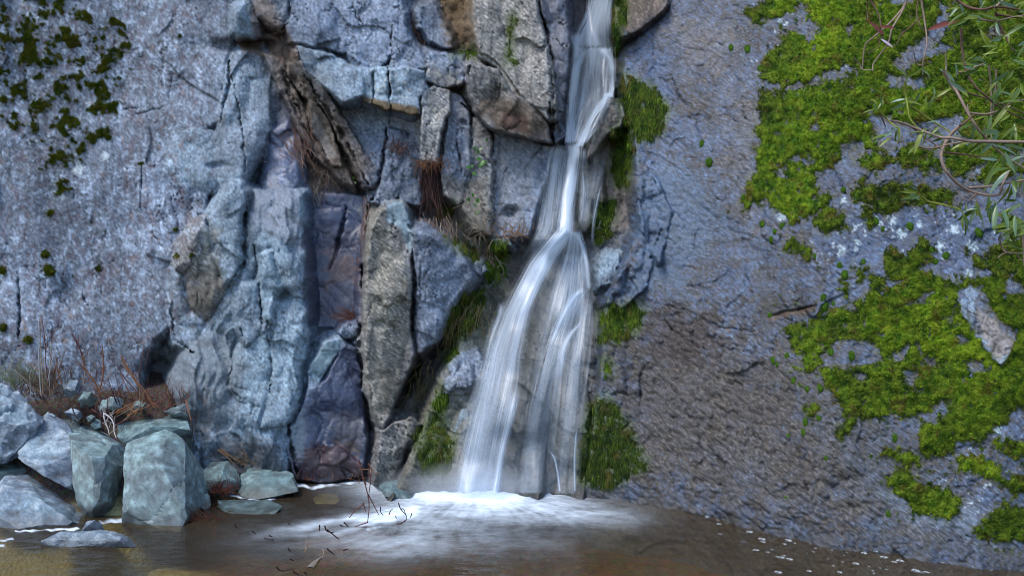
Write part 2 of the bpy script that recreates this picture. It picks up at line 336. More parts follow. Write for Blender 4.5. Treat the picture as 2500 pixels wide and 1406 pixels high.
 ('rock_block', [(1496,-1700),(1660,-1700),(1630,10),(1600,44),(1560,72),(1516,102),(1500,60)], -.22, .02, .03, 14, .14, .03, 60, 'brown'),
 ('rock_flake', [(1500,690),(1540,640),(1570,560),(1600,600),(1580,700),(1520,750),(1480,740)], -.17, .0, -.02, 10, .05, .03, 30, 'slab'),
 ('rock_flake', [(1550,440),(1600,430),(1640,520),(1610,640),(1570,560)], -.165, .0, -.02, 12, .04, .03, 36, 'slab'),
 ('exposed_slab', [(2336,712),(2362,694),(2392,702),(2408,735),(2450,790),(2484,815),(2474,842),(2448,888),(2424,878),(2398,838),(2372,806),(2350,764)], -.16, .0, -.01, 8, .05, .015, 40, 'pale'),
]
EYE_OFF = .12
depth = BASE + EYE_OFF + 0.03 * fbm(U / 60, V / 60, 5, 3)     # dark clefts behind everything
owner = np.zeros(U.shape, np.int32)
big = 0.045 * fbm(U / 330, V / 330, 11, 3)
_q = math.radians(32); _a = U * math.cos(_q) + V * math.sin(_q) + 30 * noise(U / 90, V / 90, 12); _b = -U * math.sin(_q) + V * math.cos(_q) + 30 * noise(U / 90, V / 90, 13)
big = big - sstep(1500, 1380, U) * sstep(330, 480, U) * (.060 * (cells(_a / 150, _b / 70, 14, 1.2, .5)[0] - .4) + .030 * (cells(_b / 60 + 7, _a / 95, 15, 1.2, .5)[0] - .4))
for k, (nm, poly, off, gx, gy, r, drop, fa, fs, pal) in enumerate(S, 1):
    p = np.array(poly, float); m = 70
    i0, i1 = np.searchsorted(AY, [p[:, 1].min() - m, p[:, 1].max() + m]); j0, j1 = np.searchsorted(AX, [p[:, 0].min() - m, p[:, 0].max() + m])
    sl = (slice(i0, i1), slice(j0, j1))
    s = sdf(poly, WU[sl], WV[sl]) + 4
    r = r * .45; drop = drop * .8; big_face = nm in ('rock_wall',) or pal == 'purple'
    if p[:, 0].max() < 765 and p[:, 0].min() > 330 and pal != 'brown': r = r * 2.2; drop = drop * .55
    cx, cy = p[:, 0].mean(), p[:, 1].mean()
    if abs(cx - 1250) > 1500 or p[:, 1].min() < -500: cx, cy = 0.5 * (np.clip(p[:, 0], 0, 2500).min() + np.clip(p[:, 0], 0, 2500).max()), 0.5 * (np.clip(p[:, 1], 0, 1300).min() + np.clip(p[:, 1], 0, 1300).max())
    u, v = U[sl], V[sl]
    t = np.clip(1 - s / r, 0, None)
    e = np.where(s > 0, drop * np.clip(t, 0, 1) ** 1.7, drop + 0.012 * -s)
    fac, fid = cells(u / fs + .35 * noise(u / fs * 1.3, v / fs * 1.3, 70 + k), v / (fs * 1.35) + .35 * noise(u / fs * 1.3, v / fs * 1.3, 170 + k), 40 + k, 1.0, .5)
    d = BASE[sl] + off + gx * (u - cx) / 100 + gy * (v - cy) / 100 + e + big[sl] - fa * (1.5 if big_face else 3.0) * (fac - .4)
    if nm == 'rock_face' and pal == 'smooth':      # vertical flutes
        d = d - 0.045 * (ridged(u / 62 + .9 * noise(v / 110, u / 110, 5), v / 190, 6, 3) - .6) * 2 - .030 * cells(u / 48 + .5 * noise(u / 40, v / 60, 7), v / 95 + .5 * noise(u / 50, v / 50, 8), 19, 1.3, .5)[0]
    if nm == 'rock_bulb':                           # shells of rock round the bulb
        rr = np.hypot((u - 1075) * 1.0, (v - 700) * .8) + 14 * fbm(u / 40, v / 40, 8, 3)
        d = d - 0.010 * np.abs(((rr / 26) % 1.0) - .5)
    w = depth[sl]; mk = d < w
    depth[sl] = np.where(mk, d, w); owner[sl] = np.where(mk, k, owner[sl])
PALN = [None] + [s[9] for s in S]
right = np.isin(owner, [i + 1 for i, s in enumerate(S) if s[9] == 'slab'])
# relief common to all: small facets, grain, flaking on the right wall
f1, _ = cells(U / 30 + .4 * noise(U / 30, V / 30, 61), V / 66 + .4 * noise(U / 30, V / 30, 62), 63, 1.1, .5)
purp = np.isin(owner, [i + 1 for i, s in enumerate(S) if s[9] == 'purple'])
f2, _ = cells(U / 12 + .3 * noise(U / 20, V / 20, 66), V / 27, 64, 1.2, .5)
smooth = np.isin(owner, [i + 1 for i, s in enumerate(S) if s[9] in ('smooth', 'pale', 'wet')])
fsm = np.where(right, .20, np.where(purp, .30, np.where(smooth, .5, 1.0)))
depth -= fsm * 0.018 * (f1 - .4) + fsm * 0.008 * (f2 - .4)
depth += 0.003 * fbm(U / 9, V / 9, 71, 2)
A2 = math.radians(38)
ru = U * math.cos(A2) + V * math.sin(A2); rv = -U * math.sin(A2) + V * math.cos(A2)
fl, _ = cells(ru / 15 + .4 * noise(U / 11, V / 11, 81), rv / 7.5, 82, 1.3, .55)
fl2, _ = cells(ru / 52 + .5 * noise(U / 40, V / 40, 83), rv / 30 + .4 * noise(U / 36, V / 36, 84), 85, 1.1, .5)
flk = sstep(-.35, .35, fbm(U / 120, V / 120, 86, 3))
bz_ = sstep(-60, 60, sdf([(1450,920),(1500,830),(1600,745),(1720,760),(1850,800),(1960,850),(1990,980),(2040,1120),(2140,1240),(2060,1330),(1800,1270),(1600,1220),(1430,1200)], WU, WV) + 60 * fbm(U / 80, V / 80, 87, 3))
depth -= np.where(right, 1, 0) * ((0.002 + .006 * flk + .011 * bz_) * (fl - .4) + 0.012 * (fl2 - .4))
# cracks: points, width px, depth m
CR = [
 ([(560,150),(556,225),(535,300)],4,.05), ([(562,170),(590,300),(600,420)],3,.04), ([(345,400),(343,520)],3,.04), ([(44,660),(48,760),(45,830)],4,.05),
 ([(606,480),(596,560),(596,640),(560,690)],5,.07), ([(420,765),(425,830),(470,860)],4,.07), ([(620,600),(632,690),(640,790)],4,.05),
 ([(585,800),(600,840)],3,.03), ([(650,795),(662,880),(660,960)],3,.04), ([(572,880),(556,940),(590,975)],3,.04), ([(700,1032),(715,1100),(725,1160)],6,.10),
 ([(705,0),(706,50),(690,75)],4,.06), ([(958,60),(957,130),(950,155),(925,165)],4,.07), ([(950,165),(952,270)],4,.07), ([(911,166),(913,255)],4,.06),
 ([(1042,130),(1045,165),(1036,195)],5,.08), ([(1150,150),(1142,190),(1143,215)],4,.05), ([(1130,250),(1150,280),(1152,300)],4,.07), ([(1118,300),(1116,360),(1128,420)],3,.05), ([(1150,300),(1150,400)],3,.05),
 ([(945,310),(940,370),(925,450),(900,500),(890,560)],6,.10), ([(1202,330),(1204,420),(1202,560)],4,.07), ([(1310,0),(1330,60),(1345,150),(1352,260),(1350,350)],6,.10),
 ([(1342,250),(1347,345)],6,.10), ([(1230,60),(1236,110)],3,.03), ([(1222,190),(1216,240),(1205,265)],3,.03), ([(1330,352),(1290,400),(1255,450)],3,.03),
 ([(845,505),(830,580),(805,660)],5,.08), ([(690,170),(705,220),(740,290)],4,.05), ([(1005,600),(1012,700),(1008,780),(1004,820)],6,.08), ([(1030,640),(1024,700)],3,.04), ([(995,545),(1015,590)],4,.05),
 
 ([(882,650),(884,760),(880,840),(892,960),(905,1050)],9,.12),
 ([(1583,885),(1562,920),(1566,960),(1562,990)],6,.07), ([(1480,1080),(1540,1030)],2,.02), ([(1620,780),(1670,830),(1720,850)],4,.04), ([(1870,775),(1920,762),(1990,745)],6,.07), ([(1600,740),(1680,760),(1760,800),(1850,810)],4,.04),
 ([(1812,240),(1820,290)],3,.04), ([(1815,580),(1820,660),(1840,740)],3,.04), ([(1640,180),(1655,230),(1680,260)],3,.04), ([(1700,300),(1712,350)],3,.03), ([(1750,250),(1800,300)],3,.025), ([(1590,430),(1610,470)],3,.03),
 ([(1540,560),(1560,480)],4,.04), ([(1615,560),(1590,630)],4,.05), ([(1540,680),(1560,720)],3,.04), ([(1680,700),(1740,690),(1780,660)],3,.035), ([(1700,560),(1690,640)],2,.025),
 ([(1790,1000),(1830,1050),(1900,1110)],3,.03), ([(1940,1080),(1960,1160),(1990,1250)],4,.03), ([(1660,980),(1700,1040),(1720,1120)],3,.03), ([(1510,100),(1560,76),(1600,48)],5,.08),
 ([(2040,420),(2070,480)],3,.03), ([(690,165),(735,240),(765,330),(805,395)],4,.05), ([(745,185),(800,270),(850,355),(900,450)],5,.07), ([(700,225),(730,290),(770,350)],4,.05), ([(1010,900),(1060,850),(1110,815)],14,.12), ([(960,1000),(1000,930),(1020,890)],14,.14), ([(985,1130),(1010,1080),(1030,1040)],12,.10),
 ([(300,270),(340,262)],3,.03), ([(70,60),(60,180),(80,300)],2,.02), ([(200,720),(215,745)],4,.04), ([(420,180),(410,260),(330,280)],2,.02),
]
for pts, w, dp in CR:
    a = np.array(pts, float)
    if a[:, 0].min() > 1500: w *= .65; dp *= .6
    i0, i1 = np.searchsorted(AY, [a[:, 1].min() - 40, a[:, 1].max() + 40]); j0, j1 = np.searchsorted(AX, [a[:, 0].min() - 40, a[:, 0].max() + 40])
    sl = (slice(i0, i1), slice(j0, j1))
    j1_ = 3 * noise(U[sl] / 22, V[sl] / 22, 90) + 2 * noise(U[sl] / 8, V[sl] / 8, 91); j2_ = 3 * noise(U[sl] / 22, V[sl] / 22, 92) + 2 * noise(U[sl] / 8, V[sl] / 8, 93)
    dd, tt = linedist(pts, U[sl] + .5 * (WU[sl] - U[sl]) + j1_, V[sl] + .5 * (WV[sl] - V[sl]) + j2_)
    ww = .72 * w * (0.2 + .8 * np.sin(np.pi * np.clip(tt, .03, .97))) * (1 + .7 * noise(U[sl] / 15, V[sl] / 15, 94))
    ww = np.maximum(ww, 1.2); dp = dp * np.clip(.8 + .9 * noise(U[sl] / 30, V[sl] / 30, 95), .15, 1.4)
    depth[sl] += dp * np.exp(-(dd / ww) ** 2)
# hollows: centre, radii, depth
for cx, cy, rx, ry, dp in [(1247,518,20,16,.09), (395,905,55,30,.10), (172,720,34,48,.035), (1130,300,10,8,.04), (560,110,40,14,.06), (625,112,40,12,.12), (1180,905,20,10,.03), (930,790,14,10,.03), (530,405,24,9,.05), (690,720,20,14,.06)]:
    q = ((WU - cx) / rx) ** 2 + ((WV - cy) / ry) ** 2
    depth += dp * np.exp(-q ** 1.5)

# fine fractures: slanted on the right wall, steep elsewhere
def fract(a, b, seed, eps, gate):
    n = noise(a, b, seed) + .45 * noise(a * 2.3, b * 2.3, seed + 1) + .2 * noise(a * 5.1, b * 5.1, seed + 2)
    return np.exp(-(n / eps) ** 2) * sstep(gate, gate + .25, fbm(U / 90, V / 90, seed + 7, 2))
wu_, wv_ = U + 22 * noise(U / 60, V / 60, 141), V + 22 * noise(U / 60, V / 60, 142)
A3 = math.radians(-20); su, sv = wu_ * math.cos(A3) + wv_ * math.sin(A3), -wu_ * math.sin(A3) + wv_ * math.cos(A3)
A4 = math.radians(55); tu, tv = wu_ * math.cos(A4) + wv_ * math.sin(A4), -wu_ * math.sin(A4) + wv_ * math.cos(A4)
FR = np.where(right, np.maximum(fract(su / 130, sv / 30, 151, .040, -.05), fract(tu / 120, tv / 46, 161, .026, .0)), np.maximum(fract(wu_ / 30, wv_ / 120, 171, .026, .0), .8 * fract(su / 90, sv / 40, 181, .026, .1)))
FR = FR * np.where(smooth, .5, 1.0)
depth += np.where(right | purp, .010, .020) * FR
# ---- colours
def mixc(c, col, a): return c + (np.asarray(col, f32) - c) * np.clip(a, 0, 1)[..., None]
n_lo = fbm(U / 150, V / 150, 101, 4); n_mid = fbm(U / 42, V / 42, 102, 4); n_hi = fbm(U / 13, V / 13, 103, 3); n_vert = fbm(U / 30, V / 150, 104, 4)
n_fl = fbm(ru / 11, rv / 5, 105, 3); n_fl2 = fbm(U / 9, V / 12, 106, 3)
col = np.zeros(U.shape + (3,), f32); chip = np.zeros(U.shape, f32); wet = np.zeros(U.shape, f32)
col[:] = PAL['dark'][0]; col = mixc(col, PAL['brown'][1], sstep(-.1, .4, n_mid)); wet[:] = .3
for k, s in enumerate(S, 1):
    mk = owner == k
    if not mk.any(): continue
    c1, c2, lf, la, df, da, ch, we = PAL[s[9]]
    g = lambda a: a[mk]
    c = np.tile(c1, (mk.sum(), 1)).astype(f32)
    c = c + (c2 - c) * sstep(-.35, .45, g(n_lo) * .6 + g(n_mid) * .6 + .25 * math.sin(k * 2.7))[:, None]
    f = g(n_fl) if s[9] in ('slab', 'lichen') else g(n_fl2)
    c = c + (lf - c) * (sstep(.12, .42, f + .35 * g(n_mid)) * la * 1.5)[:, None].clip(0, 1)
    c = c + (df - c) * (sstep(.10, .45, -f * .9 - .45 * g(n_mid) + .1 * g(n_vert)) * da * 1.6)[:, None].clip(0, 1)
    col[mk] = c; chip[mk] = ch; wet[mk] = we
def blur(a, n):
    for ax in (0, 1):
        p = np.concatenate([np.repeat(np.take(a, [0], ax), n, ax), a, np.repeat(np.take(a, [-1], ax), n, ax)], ax)
        c = np.cumsum(p, ax, dtype=np.float64); z = np.zeros_like(np.take(c, [0], ax)); c = np.concatenate([z, c], ax)
        L = a.shape[ax]; a = ((np.take(c, range(2 * n + 1, 2 * n + 1 + L), ax) - np.take(c, range(0, L), ax)) / (2 * n + 1)).astype(f32)
    return a
cb = blur(blur(col, 14), 9)
col = mixc(col, cb * (1 + .35 * n_hi + .3 * n_fl2)[..., None], .42 + .45 * sstep(-.15, .45, n_mid + .5 * n_hi))
wet = wet * .7 + .3 * blur(wet, 12); chip = chip * .7 + .3 * blur(chip, 14)
# mottles: pale crusts, brown-purple runs on the left wall; brown flecks over the blue of the right wall
lw = sstep(620, 430, U + 60 * n_lo) * (owner > 0)
mo = fbm(U / 15, V / 22, 110, 3) + .5 * fbm(U / 60, V / 70, 111, 3)
col = mixc(col, alb(146,160,184), lw * .70 * sstep(.14, .40, mo)); col = mixc(col, alb(86,76,86), lw * .70 * sstep(.12, .42, -mo + .25 * n_vert)); col = mixc(col, alb(120,100,92), lw * .5 * sstep(.25, .5, fbm(U / 24, V / 34, 112, 4)))
rwm = right * 1.0
bf = fbm(ru / 16, rv / 8, 113, 3) + .55 * fbm(U / 75, V / 60, 114, 3) + .25 * n_lo
col = mixc(col, alb(70,60,54), rwm * .9 * sstep(.16, .34, bf)); col = mixc(col, alb(86,106,138), rwm * .6 * sstep(.20, .5, -bf + .3 * n_mid)); chip = np.where(right, np.maximum(chip, .9 * sstep(.1, .35, bf)), chip)
# fine light and dark grains and runs
gr = fbm(U / 5.2, V / 7.5, 108, 2); gr2 = fbm(U / 26, V / 34, 109, 4)
col = col * np.clip(1 + .75 * gr + .55 * gr2, .3, 2.4)[..., None]
col = mixc(col, alb(62,54,52), .75 * FR)
nt = sstep(.05, .30, fbm(su / 60, sv / 26, 191, 4) + .35 * n_lo)
col = np.where(right[..., None], mixc(col, alb(72,63,57) * np.clip(1 + 1.7 * n_fl + 1.1 * gr, .2, 2.4)[..., None], .58 * nt), col); chip = np.where(right, np.maximum(chip, nt), chip)
col = col * np.clip(1 + .42 * fbm(U / 230, V / 260, 197, 3) + .22 * n_vert, .5, 1.6)[..., None]  # broad tonal variation of the lighting, put into the rock colour
# stains, zones of other rock, and shade painted into the colour: polygon, colour, strength, feather px, noise share
STAIN_SHADE = [
 ([(838,836),(868,850),(884,900),(888,960),(896,1040),(896,1110),(888,1160),(780,1180),(716,1160),(702,1090),(742,1010),(770,945),(800,900)], alb(36,48,78), .9, 16, .25, .05, 1.0),
 ([(742,475),(880,482),(898,525),(884,790),(775,798),(755,600)], alb(50,62,94), .8, 22, .3, .05, .95),
 ([(1150,250),(1215,225),(1260,230),(1345,300),(1350,352),(1200,320)], alb(92,76,62), .80, 40, .6, .7, None),
 ([(1230,265),(1290,280),(1300,330),(1215,312)], alb(66,46,38), .85, 22, .4, .3, None),
 ([(884,232),(1024,262),(1026,290),(940,275),(884,250)], alb(88,70,40), .95, 12, .3, .5, None),
 ([(1040,150),(1140,200),(1150,250),(1060,215)], alb(128,120,110), .6, 26, .9, .6, None),
 ([(1060,-40),(1155,-40),(1165,130),(1090,120)], alb(104,80,46), .7, 30, .5, .5, None),
 ([(880,490),(945,500),(955,600),(1000,690),(1006,830),(930,1050),(880,950)], alb(124,118,106), .6, 24, .8, .9, None),
 ([(940,492),(985,490),(1008,560),(1010,640),(990,600),(975,560),(945,540)], alb(120,140,152), .85, 14, .2, .05, None),
 ([(920,880),(960,900),(1000,880),(960,990),(935,1050)], alb(96,88,76), .6, 24, .5, .7, None),
 ([(770,540),(890,560),(880,790),(780,800)], alb(88,86,104), .55, 40, .8, .1, .8),
 ([(790,600),(880,620),(860,700),(800,700)], alb(124,92,76), .45, 30, 1.5, .1, .8),
 ([(735,540),(765,560),(785,760),(760,830),(742,760)], alb(34,42,66), .8, 14, .5, .0, 1.0),
 ([(752,905),(790,838),(830,832),(800,900),(772,940)], alb(124,148,160), .9, 10, .2, .0, .1),
 ([(700,1040),(740,1000),(750,1060),(735,1140),(705,1120)], alb(112,126,138), .75, 20, .3, .05, .3),
 ([(750,1080),(860,1070),(890,1150),(740,1165)], alb(74,46,38), .7, 22, 1.6, .2, .8),
 ([(800,1000),(890,1010),(895,1130),(820,1080)], alb(94,86,78), .35, 26, .9, .3, .5),
 ([(700,1090),(760,1120),(890,1150),(890,1200),(690,1190)], alb(54,44,50), .6, 26, .5, .2, .8),
 ([(500,1090),(580,1060),(690,1080),(710,1180),(480,1190)], alb(70,68,74), .75, 34, .7, .4, .4),
 ([(455,660),(520,640),(550,700),(510,785),(460,760)], alb(104,96,86), .75, 24, .6, .4, None),
 ([(560,560),(520,600),(540,680),(470,650),(500,560)], alb(150,148,140), .5, 22, .6, .2, None),
 ([(430,820),(560,790),(620,900),(560,1060),(480,1080),(350,950)], alb(98,104,112), .7, 60, .4, .15, None),
 ([(590,450),(740,450),(745,640),(620,560)], alb(110,116,132), .75, 50, .3, .05, .35),
 ([(760,260),(825,380),(800,395),(762,320)], alb(116,108,104), .8, 10, .2, .05, .2),
 ([(600,20),(700,60),(740,150),(680,160),(610,80)], alb(88,72,64), .75, 24, .6, .2, None),
 ([(590,-30),(650,-30),(690,60),(650,70)], alb(124,108,98), .7, 22, .6, .2, None),
 ([(570,90),(640,96),(650,140),(590,130)], alb(84,62,36), .8, 14, .4, .1, None),
 ([(1205,340),(1330,365),(1280,560),(1205,575)], alb(112,112,118), .5, 30, .7, .4, None),
 ([(1060,420),(1190,430),(1200,580),(1130,600),(1060,500)], alb(112,104,94), .7, 30, .8, .6, None),
 ([(1010,860),(1110,810),(1120,840),(1040,930),(990,1000),(950,1010)], alb(40,32,28), .85, 20, .3, .2, .3),  # shade of the deep recess put into the rock colour
 ([(1000,1040),(1026,1036),(1000,1110),(960,1170),(950,1150)], alb(44,42,46), .8, 14, .3, .2, .4),  # shaded right side of the bottom block, painted dark
 # right wall
 ([(1450,920),(1500,830),(1600,745),(1720,760),(1850,800),(1960,850),(1990,980),(2040,1120),(2140,1240),(2060,1330),(1800,1270),(1600,1220),(1430,1200)], alb(76,69,64), .80, 140, 1.7, 1.0, .18),
 ([(1590,730),(1740,770),(1760,880),(1620,900),(1560,820)], alb(64,54,52), .70, 50, .9, .9, .2),
 ([(1900,880),(2150,1010),(2300,1200),(2500,1260),(2500,1400),(2100,1330),(1980,1150)], alb(86,80,76), .5, 70, 1.1, .9, .1),
 ([(1620,40),(1780,60),(1800,170),(1680,190)], alb(108,92,84), .45, 50, 1.2, .6, None),
 ([(1760,200),(1860,260),(1850,560),(1790,460)], alb(110,98,92), .45, 60, 1.2, .8, None),
 ([(1540,420),(1700,380),(1780,560),(1680,700),(1540,720)], alb(88,108,134), .50, 60, 1.1, .2, .3),
 ([(1530,90),(1640,130),(1660,300),(1560,240)], alb(74,94,130), .55, 60, 1.0, .3, .35),
 ([(1490,240),(1560,420),(1540,560),(1470,560),(1420,420)], alb(102,90,82), .7, 40, .7, .4, .5),
 ([(2030,520),(2160,500),(2500,500),(2500,700),(2300,660),(2100,700),(1990,600)], alb(70,88,122), .45, 60, .8, .2, .2),
 ([(2120,1180),(2260,1190),(2500,1290),(2500,1350),(2200,1260)], alb(112,124,146), .5, 40, .8, .4, None),
 ([(2380,740),(2450,800),(2484,830),(2440,888),(2400,830)], alb(134,118,110), .7, 14, .8, .2, None),
 ([(1868,772),(1990,742),(1992,756),(1880,785)], alb(88,62,42), .85, 6, .4, .4, None),
]
for poly, cc, st, fe, nz, ch, we in STAIN_SHADE:
    a = np.array(poly, float)
    i0, i1 = np.searchsorted(AY, [a[:, 1].min() - fe * 2, a[:, 1].max() + fe * 2]); j0, j1 = np.searchsorted(AX, [a[:, 0].min() - fe * 2, a[:, 0].max() + fe * 2])
    sl = (slice(i0, i1), slice(j0, j1))
    s = sdf(poly, WU[sl], WV[sl]) / fe + nz * (1.1 * n_mid[sl] + .9 * np.where(right[sl], n_fl[sl], n_hi[sl]))
    m = sstep(-.25, .55, s) * st
    jit = 1 + .28 * n_hi[sl] + .22 * n_fl2[sl]
    col[sl] = col[sl] + (cc * jit[..., None] - col[sl]) * m[..., None]
    if ch is not None: chip[sl] += (ch - chip[sl]) * m
    if we is not None: wet[sl] += (we - wet[sl]) * m
# wet rock round the fall and along the waterline
wl_ = sstep(1.2, 0.0, (EYE + (HOR - V) / F_PX * depth) / .09) * (U > 420)
col = col * (1 - .40 * wl_[..., None]); wet = np.maximum(wet, .8 * wl_)
# pale lichen
def lichen(mask, thr, seed, sc=10, tone=(178, 186, 196), amt=.85):
    global col
    n = fbm(U / sc, V / sc, seed, 3) + .5 * fbm(U / (sc * 5), V / (sc * 5), seed + 5, 2)
    m = sstep(thr, thr + .1, n) * mask * amt
    col = mixc(col, alb(*tone), m); return m
lm = sstep(0, 60, sdf([(1990,470),(2320,480),(2500,500),(2500,680),(2200,660),(2000,700),(1960,600)], U, V))
lichen(lm, .40, 201, 13); lichen(sstep(0, 60, sdf([(2350,980),(2500,960),(2500,1340),(2320,1260),(2250,1190)], U, V)), .44, 211, 11)
lichen(sstep(0, 60, sdf([(1780,-60),(2250,-60),(2260,160),(2100,200),(1850,240),(1780,120)], U, V)), .40, 221, 13)
lichen(sstep(0, 80, sdf([(-300,-100),(420,-100),(420,500),(200,800),(-300,800)], U, V)), .52, 231, 12, (160, 172, 188), .75)
lichen(sstep(0, 30, sdf([(880,170),(1040,160),(1030,260),(900,240)], U, V)), .30, 241, 9, (168, 164, 150), .7)
lichen(sstep(0, 30, sdf([(1020,140),(1110,140),(1100,400),(1030,400)], U, V)), .22, 251, 7, (164, 160, 148), .65)
lichen(sstep(0, 40, sdf([(1150,-60),(1330,-60),(1340,240),(1200,200)], U, V)), .28, 261, 7, (152, 146, 140), .6)
lichen(sstep(0, 30, sdf([(900,520),(1000,560),(1000,860),(900,900)], U, V)), .20, 271, 6, (170, 164, 148), .6)
for cx, cy, r in [(2110,500,9),(2330,560,12),(2296,600,10),(2055,610,12),(2094,592,8),(2092,607,6),(1908,530,11),(2200,570,12),(2140,540,8),(2245,548,8),(2372,602,13),(2365,668,9),(2430,1046,14),(2060,490,7),(190,414,14),(258,383,11),(215,255,6),(150,480,8),(2180,538,9),(2130,690,8)]:
    q = np.hypot(U - cx, V - cy) + 6 * fbm(U / 8, V / 8, 281, 2)
    q = q + 9 * fbm(U / 5, V / 5, 283, 2); col = mixc(col, alb(178, 190, 198), .75 * sstep(r + 3, r - 5, q)); 
col = np.where(right[..., None], col * (np.array([.71, .79, .83], f32) + (np.array([1.0, .96, .90], f32) - np.array([.71, .79, .83], f32)) * (.6 * bz_)[..., None]), col)
lum_ = (col @ np.array([.3, .5, .2], f32))[..., None]; col = lum_ + (col - lum_) * .87
col = np.clip(col, .012, .75)

# ------------------------------------------------------------------ where the moss grows
R8 = lambda l: [(1750 + x / 2.929, 450 + y / 2.929) for x, y in l]
R4 = lambda l: [(1750 + x / 2.929, y / 2.929) for x, y in l]
R9 = lambda l: [(1750 + x / 2.779, 900 + y / 2.779) for x, y in l]
MOSS_R = [
 [(1812,30),(1840,15),(1895,-10),(1985,-60),(1965,10),(1925,30),(1890,45),(1866,50),(1858,66),(1840,55)],
 [(1950,-300),(1970,15),(1980,50),(2002,62),(1990,85),(1972,105),(1955,85),(1930,75),(1905,90),(1903,112),(1870,130),(1856,165),(1866,200),(1935,213),(1975,195),(2005,185),(2030,180),(2110,190),(2230,205),(2340,185),(2500,175),(3300,170),(3300,-300)],
 [(1853,222),(1872,226),(1940,218),(2005,200),(2095,182),(2230,185),(2340,160),(2500,150),(3300,160),(3300,370),(2500,362),(2380,350),(2300,300),(2200,300),(2125,270),(2112,292),(2145,345),(2140,372),(2096,350),(2052,385),(2030,405),(1995,420),(1992,450),(2002,482),(2030,470),(2030,500),(2000,515),(1962,530),(1941,544),(1930,533),(1904,523),(1890,512),(1870,480),(1850,500),(1815,512),(1818,462),(1845,420),(1850,330),(1853,290)],
 [(2092,378),(2150,372),(2190,395),(2140,412),(2100,408)], [(2185,360),(2235,350),(2300,390),(2290,420),(2230,410),(2190,400)],
 [(2310,345),(2420,350),(2520,380),(2520,420),(2440,430),(2390,445),(2330,430),(2305,395)],
 [(2075,478),(2100,440),(2120,450),(2190,450),(2260,455),(2330,470),(2320,495),(2250,500),(2222,495),(2190,516),(2152,525),(2130,505)],
 R8([(690,270),(740,190),(820,170),(850,220),(900,220),(940,290),(850,340),(800,370),(720,330)]), R8([(1040,160),(1090,150),(1130,280),(1090,290),(1050,230)]),
 R8([(490,410),(560,380),(580,440),(640,420),(690,500),(660,540),(600,500),(510,520),(485,480)]),
 R8([(1190,450),(1250,450),(1320,510),(1400,430),(1465,390),(1530,430),(1538,525),(1440,610),(1560,645),(1700,695),(1760,682),(1850,672),(2000,620),(1830,600),(1840,540),(1950,470),(2130,390),(2400,380),(3900,420),(3900,1500),(900,1500),(900,1380),(780,1380),(770,1330),(840,1300),(960,1330),(1090,1320),(1100,1260),(1150,1180),(1140,1140),(1040,1110),(940,1090),(860,1115),(740,1250),(720,1360),(620,1320),(600,1220),(520,1180),(498,1060),(560,970),(640,1000),(690,1000),(740,900),(800,920),(900,880),(1000,890),(960,830),(1040,830),(1100,760),(1100,640),(1190,660),(1205,600)]),
 R8([(890,690),(950,760),(950,810),(910,790),(888,740)]), R8([(980,590),(1060,590),(1050,670),(1010,680)]),
 R9([(530,0),(740,0),(1200,-60),(3900,-60),(3900,300),(2084,250),(2000,280),(1960,380),(1870,400),(1880,430),(1820,450),(1790,540),(1720,482),(1620,490),(1610,560),(1520,580),(1420,600),(1380,520),(1360,450),(1400,350),(1470,370),(1530,340),(1575,270),(1560,220),(1470,250),(1330,330),(1260,320),(1160,300),(1110,350),(960,330),(920,400),(850,470),(800,420),(850,350),(850,260),(820,200),(735,120),(740,20),(600,30)]),
 R9([(570,265),(640,235),(700,260),(640,330),(600,290)]), R9([(1640,600),(1800,580),(1920,680),(1930,770),(1800,720),(1640,680)]),
 R9([(1230,680),(1330,700),(1400,800),(1560,800),(1650,900),(1650,1000),(1560,1020),(1400,990),(1330,950),(1200,830),(1140,750)]),
 R9([(1880,500),(1980,480),(2200,520),(2200,600),(2000,600)]), R9([(1740,1100),(1850,1000),(1960,900),(2200,980),(2200,1160),(1900,1165)]), R9([(1900,760),(2200,700),(2200,820),(2000,850)]),
 R9([(1130,560),(1280,540),(1400,640),(1300,660)]),
]
